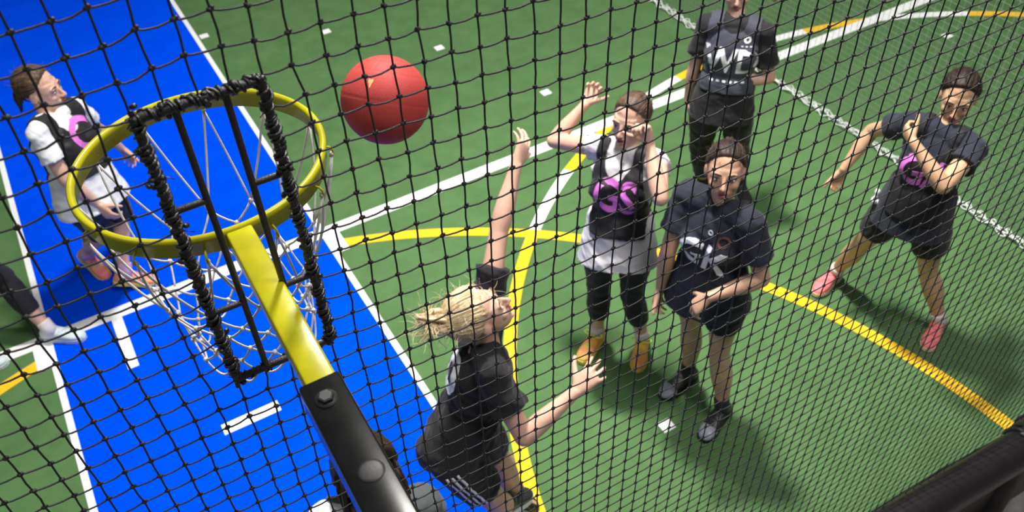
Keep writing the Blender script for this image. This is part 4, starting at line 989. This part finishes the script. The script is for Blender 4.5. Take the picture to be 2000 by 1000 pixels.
JD = {'gs': {'pel': (2.065, 2.756, 0.892), 'neck': (2.148, 2.840, 1.382), 'head': (2.185, 2.868, 1.541), 'shL': (2.222, 2.691, 1.377), 'shR': (2.074, 2.983, 1.358), 'elL': (2.063, 2.458, 1.400), 'elR': (1.981, 3.239, 1.275), 'wrL': (2.118, 2.631, 1.571), 'wrR': (2.151, 3.212, 1.449), 'haL': (2.106, 2.663, 1.649), 'haR': (2.210, 3.221, 1.512), 'hipL': (2.136, 2.698, 0.885), 'hipR': (1.994, 2.813, 0.892), 'knL': (2.161, 2.742, 0.474), 'knR': (2.033, 2.880, 0.484), 'anL': (2.246, 2.725, 0.085), 'anR': (2.046, 2.899, 0.085), 'toL': (2.140, 2.613, 0.027), 'toR': (1.915, 2.828, 0.031)}, 'gk': {'pel': (2.240, 2.253, 0.910), 'neck': (2.248, 2.255, 1.420), 'head': (2.260, 2.278, 1.586), 'shL': (2.280, 2.091, 1.410), 'shR': (2.173, 2.409, 1.411), 'elL': (2.308, 2.001, 1.135), 'elR': (2.062, 2.366, 1.146), 'wrL': (2.070, 2.069, 1.092), 'wrR': (2.053, 2.385, 0.897), 'haL': (2.023, 2.098, 1.026), 'haR': (2.043, 2.388, 0.811), 'hipL': (2.289, 2.173, 0.906), 'hipR': (2.184, 2.326, 0.904), 'knL': (2.285, 2.156, 0.485), 'knR': (2.284, 2.385, 0.495), 'anL': (2.308, 2.088, 0.085), 'anR': (2.307, 2.382, 0.085), 'toL': (2.162, 2.032, 0.028), 'toR': (2.152, 2.365, 0.029)}, 'wd': {'pel': (3.334, 3.470, 0.870), 'neck': (3.409, 3.521, 1.377), 'head': (3.452, 3.594, 1.541), 'shL': (3.488, 3.367, 1.345), 'shR': (3.272, 3.615, 1.359), 'elL': (3.527, 3.312, 1.070), 'elR': (3.236, 3.643, 1.077), 'wrL': (3.314, 3.441, 1.047), 'wrR': (3.239, 3.682, 0.835), 'haL': (3.245, 3.490, 1.029), 'haR': (3.254, 3.668, 0.753), 'hipL': (3.393, 3.399, 0.850), 'hipR': (3.255, 3.517, 0.864), 'knL': (3.502, 3.445, 0.450), 'knR': (3.331, 3.610, 0.466), 'anL': (3.651, 3.525, 0.085), 'anR': (3.444, 3.659, 0.085), 'toL': (3.596, 3.385, 0.030), 'toR': (3.389, 3.519, 0.030)}, 'ga': {'pel': (3.536, 2.152, 0.853), 'neck': (3.570, 2.157, 1.359), 'head': (3.647, 2.194, 1.501), 'shL': (3.584, 1.989, 1.339), 'shR': (3.482, 2.303, 1.344), 'elL': (3.317, 1.921, 1.277), 'elR': (3.516, 2.520, 1.163), 'wrL': (3.278, 2.109, 1.429), 'wrR': (3.376, 2.526, 0.962), 'haL': (3.307, 2.187, 1.440), 'haR': (3.371, 2.547, 0.880), 'hipL': (3.575, 2.067, 0.849), 'hipR': (3.489, 2.232, 0.843), 'knL': (3.663, 2.034, 0.449), 'knR': (3.503, 2.379, 0.452), 'anL': (3.764, 1.921, 0.084), 'anR': (3.560, 2.537, 0.085), 'toL': (3.630, 1.857, 0.032), 'toR': (3.416, 2.506, 0.034)}, 'c': {'pel': (-0.214, 4.846, 0.800), 'neck': (-0.231, 4.953, 1.278), 'head': (-0.225, 5.028, 1.421), 'shL': (-0.100, 5.041, 1.243), 'shR': (-0.312, 4.814, 1.291), 'elL': (-0.039, 5.172, 1.008), 'elR': (-0.288, 4.693, 1.045), 'wrL': (0.044, 5.232, 0.793), 'wrR': (-0.193, 4.688, 0.827), 'haL': (0.069, 5.248, 0.716), 'haR': (-0.162, 4.644, 0.763), 'hipL': (-0.135, 4.883, 0.784), 'hipR': (-0.299, 4.826, 0.806), 'knL': (-0.111, 5.088, 0.439), 'knR': (-0.257, 4.980, 0.437), 'anL': (-0.223, 4.888, 0.130), 'anR': (-0.400, 5.185, 0.140), 'toL': (-0.103, 4.858, 0.032), 'toR': (-0.354, 5.090, 0.031)}, 'gd': {'pel': (0.779, 2.064, 0.979), 'neck': (0.948, 2.076, 1.442), 'head': (0.945, 2.084, 1.610), 'shL': (1.043, 2.231, 1.456), 'shR': (0.897, 1.921, 1.464), 'elL': (1.191, 2.370, 1.692), 'elR': (0.938, 1.783, 1.213), 'wrL': (1.332, 2.466, 1.888), 'wrR': (1.171, 1.787, 1.321), 'haL': (1.392, 2.505, 1.938), 'haR': (1.252, 1.795, 1.364), 'hipL': (0.859, 2.113, 0.975), 'hipR': (0.724, 1.984, 0.981), 'knL': (1.002, 2.116, 0.564), 'knR': (0.875, 1.929, 0.589), 'anL': (1.091, 2.185, 0.160), 'anR': (1.006, 2.113, 0.250), 'toL': (1.173, 2.148, 0.025), 'toR': (1.126, 2.161, 0.150)}, 'd': {'pel': (0.270, 1.605, 0.900), 'neck': (0.282, 1.620, 1.399), 'head': (0.321, 1.694, 1.545), 'shL': (0.449, 1.623, 1.383), 'shR': (0.156, 1.734, 1.388), 'elL': (0.480, 1.648, 1.102), 'elR': (0.259, 1.627, 1.144), 'wrL': (0.367, 1.589, 0.892), 'wrR': (0.301, 1.570, 0.910), 'haL': (0.293, 1.575, 0.930), 'haR': (0.375, 1.556, 0.871), 'hipL': (0.287, 1.697, 0.909), 'hipR': (0.260, 1.525, 0.937), 'knL': (0.284, 1.656, 0.490), 'knR': (0.260, 1.568, 0.508), 'anL': (0.281, 1.618, 0.086), 'anR': (0.259, 1.599, 0.087), 'toL': (0.406, 1.535, 0.030), 'toR': (0.396, 1.541, 0.030)}, 'leg': {'pel': (-1.083, 4.754, 0.789), 'neck': (-1.024, 4.660, 1.277), 'head': (-1.005, 4.660, 1.442), 'shL': (-0.944, 4.803, 1.286), 'shR': (-1.095, 4.516, 1.249), 'elL': (-1.109, 4.668, 1.097), 'elR': (-1.081, 4.694, 1.028), 'wrL': (-0.977, 4.544, 0.932), 'wrR': (-0.932, 4.681, 0.833), 'haL': (-0.922, 4.586, 0.883), 'haR': (-0.875, 4.618, 0.830), 'hipL': (-1.024, 4.824, 0.791), 'hipR': (-1.127, 4.676, 0.775), 'knL': (-0.843, 4.882, 0.421), 'knR': (-0.991, 4.769, 0.394), 'anL': (-0.739, 4.686, 0.085), 'anR': (-1.208, 4.638, 0.085), 'toL': (-0.612, 4.606, 0.030), 'toR': (-1.058, 4.638, 0.030)}}
def f2(n): l = V(*JD[n]['shL']) - V(*JD[n]['shR']); return unit(np.cross(unit(l * V(1, 1, 0)), V(0, 0, 1)))
def lat(n): return unit((V(*JD[n]['shL']) - V(*JD[n]['shR'])) * V(1, 1, 0))

# goal shooter, white tank, black bib, pink GS
person(JD['gs'], 'woman in white top and black bib with pink GS, both hands raised to her face', 'players on the court',
       (-.86, -.42, .04), SK1, dict(m=H_BR, lash=DLASH, comb=(0, -.112, .045), extra=both(tail((0, -.112, .045), (.1, -.9, -.6), .17, .016, (0, 0, -.05), H_BR), flyaway(H_BR, 50, .04))),
       dict(name='tank_top', m=GTANK, sleeve=.12, flare=.06, collar=WTEE, label='white and light grey training top', text=[('GS', .245, .63, .0, PINK, False, dict(bold=.022, sp=.98, xs=.74))]),
       dict(name='capri_leggings', m=BLACK, len=1.62, loose=.004, wr=.002),
       dict(m=S_OR, sole=S_YS, lace=S_YL, sm=SOCKW, bow=True),
       dict(R=((-.9, -.5, .1), .62, .5, .4), L=((-.75, -.2, .3), .82, .1, .8)),
       bib=dict(m=BBIB, t0=.20, w=.140, neck=.12, taper=.012, nw=.07, label='black bib open at the sides'), hem=-.17, seed=11, mouth=.006, weight=.98)
# goal keeper
person(JD['gk'], 'woman in navy black tee with white GK lettering, black shorts and black shoes', 'players on the court',
       (-.66, -.70, .16), SK2, dict(m=H_DK, lash=DLASH, comb=(0, -.10, .085), extra=both(tail((0, -.10, .085), (-.1, -.8, -.3), .20, .018, (0, 0, -.12), H_DK), flyaway(H_DK, 50, .04, 5))),
       dict(name='t_shirt', m=NAVY, sleeve=.62, flare=.06, wd=(1, 0, .4),
            text=[('GK', .215, .575, -.015, WHITE, False, dict(bold=.018, sp=.98, rot=-.16, xs=.82)), ('o', .05, .86, .02, WHITE, False, dict(bold=.02)), ('O', .075, .80, .085, mat('faded red crest', (.16, .06, .05), .7), False, dict(bold=.01))]),
       dict(name='shorts', m=BLACK, len=.50, loose=.014),
       dict(m=S_BK, sole=S_BK, lace=S_BK, sm=SOCKB, sock=.075, toe=S_TC),
       dict(R=(tuple(lat('gk')), .45, .2, .4), L=((-.15, .25, -.95), .42, .7, .3)),
       seed=23, weight=1.0, mouth=.003)
# wing defence
person(JD['wd'], 'blonde woman in slate bib with large white WD, black trousers, standing at the back', 'players on the court',
       (-.62, -.75, -.12), SK1, dict(m=H_BL, lash=BLASH, comb=(0, -.108, .03), extra=tail((-.03, -.10, .02), (-.75, -.35, -.6), .26, .020, (.03, 0, -.08), H_BL)),
       dict(name='t_shirt', m=BLACK, sleeve=.68, flare=.03,
            text=[('WD', .205, .625, .01, WHITE, False, dict(bold=.022, sp=.98, xs=.85)), ('o', .075, .90, .085, WHITE, False, dict(bold=.03)),
                  ('- - - - - -', .06, .40, 0, WHITE, False, dict(bold=.04)), ('- - -', .04, .825, .085, WHITE, False, dict(bold=.03))]),
       dict(name='trousers', m=BLACK, len=1.75, loose=.012, wr=.004),
       dict(m=S_BK, sole=S_TC, lace=S_BK, sm=SOCKB),
       dict(R=(tuple(lat('wd')), .35, .25, .4), L=(tuple(-f2('wd')), .35, .3, .3)),
       bib=dict(m=SLATE, t0=.24, w=.150, neck=.06, taper=.0, label='slate grey bib'), seed=31, weight=1.02)
# goal attack
def ga_extra(root, J, hp, ax):
    c, l, f_, up = torso_frame(J, .10); p = c - l * .185 + f_ * .03; m = MB()
    for k in range(5):
        q = p + V(*(rng.normal(size=3) * .012)); a = unit(rng.normal(size=3)); b_ = unit(np.cross(a, rng.normal(size=3)))
        m.ell(q - up * .012 * k, [a, b_, np.cross(a, b_)], (.024, .014, .020), 9, 6)
    m.build('white_tie', WTEE, root)
person(JD['ga'], 'woman in navy tee and black bib with pink letters, lunging in coral pink shoes', 'players on the court',
       (-.80, -.55, -.12), SK3, dict(m=H_BK, lash=DLASH, vol=.14, comb=(0, -.112, .035), extra=both(tail((0, -.112, .035), (0, -.8, -.8), .08, .026, (0, 0, -.03), H_BK, 'hair_bun'), flyaway(H_BK, 120, .05, 8))),
       dict(name='t_shirt', m=NAVY, sleeve=.45, flare=.05, wd=(1, .3, 0),
            text=[('GA', .235, .62, .0, PINK, False, dict(bold=.022, sp=.98, xs=.78))]),
       dict(name='shorts', m=BLACK, len=.56, loose=.02),
       dict(m=S_PK, sole=S_CS, lace=S_PK, sm=SOCKW),
       dict(R=((-.3, -.75, -.2), .55, .25, .4), L=(tuple(-f2('ga') + V(0, 0, .2)), .78, .15, .7)),
       bib=dict(m=BBIB, t0=.06, w=.135, neck=.12, label='black bib'), seed=43, weight=1.0, parts=ga_extra)
# centre
person(JD['c'], 'brown-haired woman in white tee and black bib with pink C, walking on the blue strip', 'players on the court',
       (.86, -.45, -.05), SK1, dict(m=H_BR, lash=DLASH, comb=(0, -.105, .0), extra=both(tail((0, -.105, .0), (0, -.25, -1), .11, .018, (0, 0, -.03), H_BR), flyaway(H_BR, 60, .04, 9))),
       dict(name='t_shirt', m=WTEE, sleeve=.60, flare=.05, text=[('C', .25, .76, .03, PINK, False, dict(bold=.02, rot=-.2))]),
       dict(name='shorts', m=BLACK, len=1.12, loose=.012),
       dict(m=S_MG, sole=S_YS, lace=SOCKP, sm=SOCKP),
       dict(R=(tuple(lat('c')), .5, .3, .4), L=(tuple(-lat('c')), .35, .3, .4)),
       bib=dict(m=BBIB, t0=.30, w=.150, neck=.10, taper=.0, label='black bib over the white tee'), hem=-.14, seed=51, hs=1.16, weight=1.08)
# jumping defender, blonde
def gd_extra(root, J, hp, ax):
    bv = J['_bv']; a, k = V(*J['hipR']), V(*J['knR']); ln = unit(k - a)
    out = unit(np.cross(ln, f2('gd'))); 
    c, l, f_, up = torso_frame(J, 0)
    if np.dot(out, -l) < 0: out = -out
    xr = unit(np.cross(ln, out))
    for q in (-.030, -.006, .018):
        vs = []; fs = []
        for i in range(30):
            y = -.03 + .27 * i / 29; vs += [(q, y), (q + .010, y)]
            if i: fs.append((2 * i - 2, 2 * i - 1, 2 * i + 1, 2 * i))
        pm = project([(v[0], v[1]) for v in vs], fs, bv, a, xr, ln, out, .003)
        if pm.n: solidify(pm.build('side_stripe', WHITE, root), .0015, 0)
person(JD['gd'], 'blonde woman in black tee and shorts with white side stripes, leaping with one arm high', 'players on the court',
       (.86, -.12, .46), SK1, dict(m=H_BL, lash=BLASH, vol=.20, comb=(0, -.10, .075), nc=260, extra=both(tail((0, -.10, .075), (.0, -.6, .75), .085, .038, (-.02, .02, .02), H_BL), flyaway(H_BL, 110, .09, 12),
          lambda ho, hp, ax, root, f, r, u: strands(ho, lambda rg: hp(0, -.13, .09) + rg.normal(size=3) * .015, lambda s, rg: -f * .8 + u * .9 + unit(rg.normal(size=3)) * .8, 110, .13, .0016, H_BL, curlf=2.0, name='loose_locks', seed=4))),
       dict(name='t_shirt', m=BLACK, sleeve=.55, flare=-.02, wr=.007, wd=(.5, 0, 1),
            text=[('D', .23, .72, .02, WHITE, True, dict(bold=.035, turn=.25, xs=.8))]),
       dict(name='shorts', m=BLACK, len=.60, loose=.018),
       dict(m=S_BK, sole=S_WT, lace=S_BK, sm=SOCKB),
       dict(L=((-.15, .95, .0), .30, .9, .2), R=((.2, .5, -.8), .32, .8, .3)),
       hem=-.06, seed=61, weight=1.02, parts=gd_extra, lens_open=.5)
# player under the arm
def long_hair(m_):
    def fn(ho, hp, ax, root, f, r, u):
        rg = np.random.default_rng(6); m = MB()
        for k in range(90):
            a = math.pi * rg.uniform(-.62, .62) ; s0 = V(math.sin(a) * .088, -.016 - math.cos(a) * .100, rg.uniform(-.03, .05))
            P = []
            for j in range(8):
                t = j / 7; q = hp(s0[0] * (1 + .25 * t), s0[1] * (1 + .10 * t), s0[2] - .24 * t) + rg.normal(size=3) * .002; P.append(q)
            m.tube(P, [.007, .009, .009, .009, .008, .007, .005, .002], 6)
        m.build('long_locks', m_, ho)
    return fn
person(JD['d'], 'long-haired dark woman in grey bib half hidden under the black sleeve of the goal arm', 'players on the court',
       (-.05, -.85, .40), SK2, dict(m=H_BK, lash=DLASH, vol=.40, extra=both(long_hair(H_BK), flyaway(H_BK, 80, .05, 14))),
       dict(name='t_shirt', m=WTEE, sleeve=.22, flare=.05), dict(name='shorts', m=BLACK, len=.6, loose=.015),
       dict(m=S_BK, sole=S_WT, lace=S_BK, sm=SOCKW), dict(R=(tuple(lat('d')), .4, .3, .4), L=(tuple(-lat('d')), .4, .3, .4)),
       bib=dict(m=DGREY, t0=.15, w=.27, neck=.06, shift=.12, taper=.0, label='dark grey bib'), seed=71)
# person stepping in from the left edge
person(JD['leg'], 'person stepping in at the left edge, only black leggings and a white shoe in view', 'players on the court',
       (1, 0, 0), SK1, dict(m=H_BR, lash=DLASH), dict(name='t_shirt', m=BLACK, sleeve=.55, flare=.05),
       dict(name='leggings', m=BLACK, len=1.66, loose=.006, wr=.002),
       dict(m=S_WT, sole=S_WT, lace=S_WT, sm=SOCKW), dict(R=(tuple(lat('leg')), .4, .3, .4), L=(tuple(-lat('leg')), .4, .3, .4)), seed=81)
bpy.context.view_layer.update()
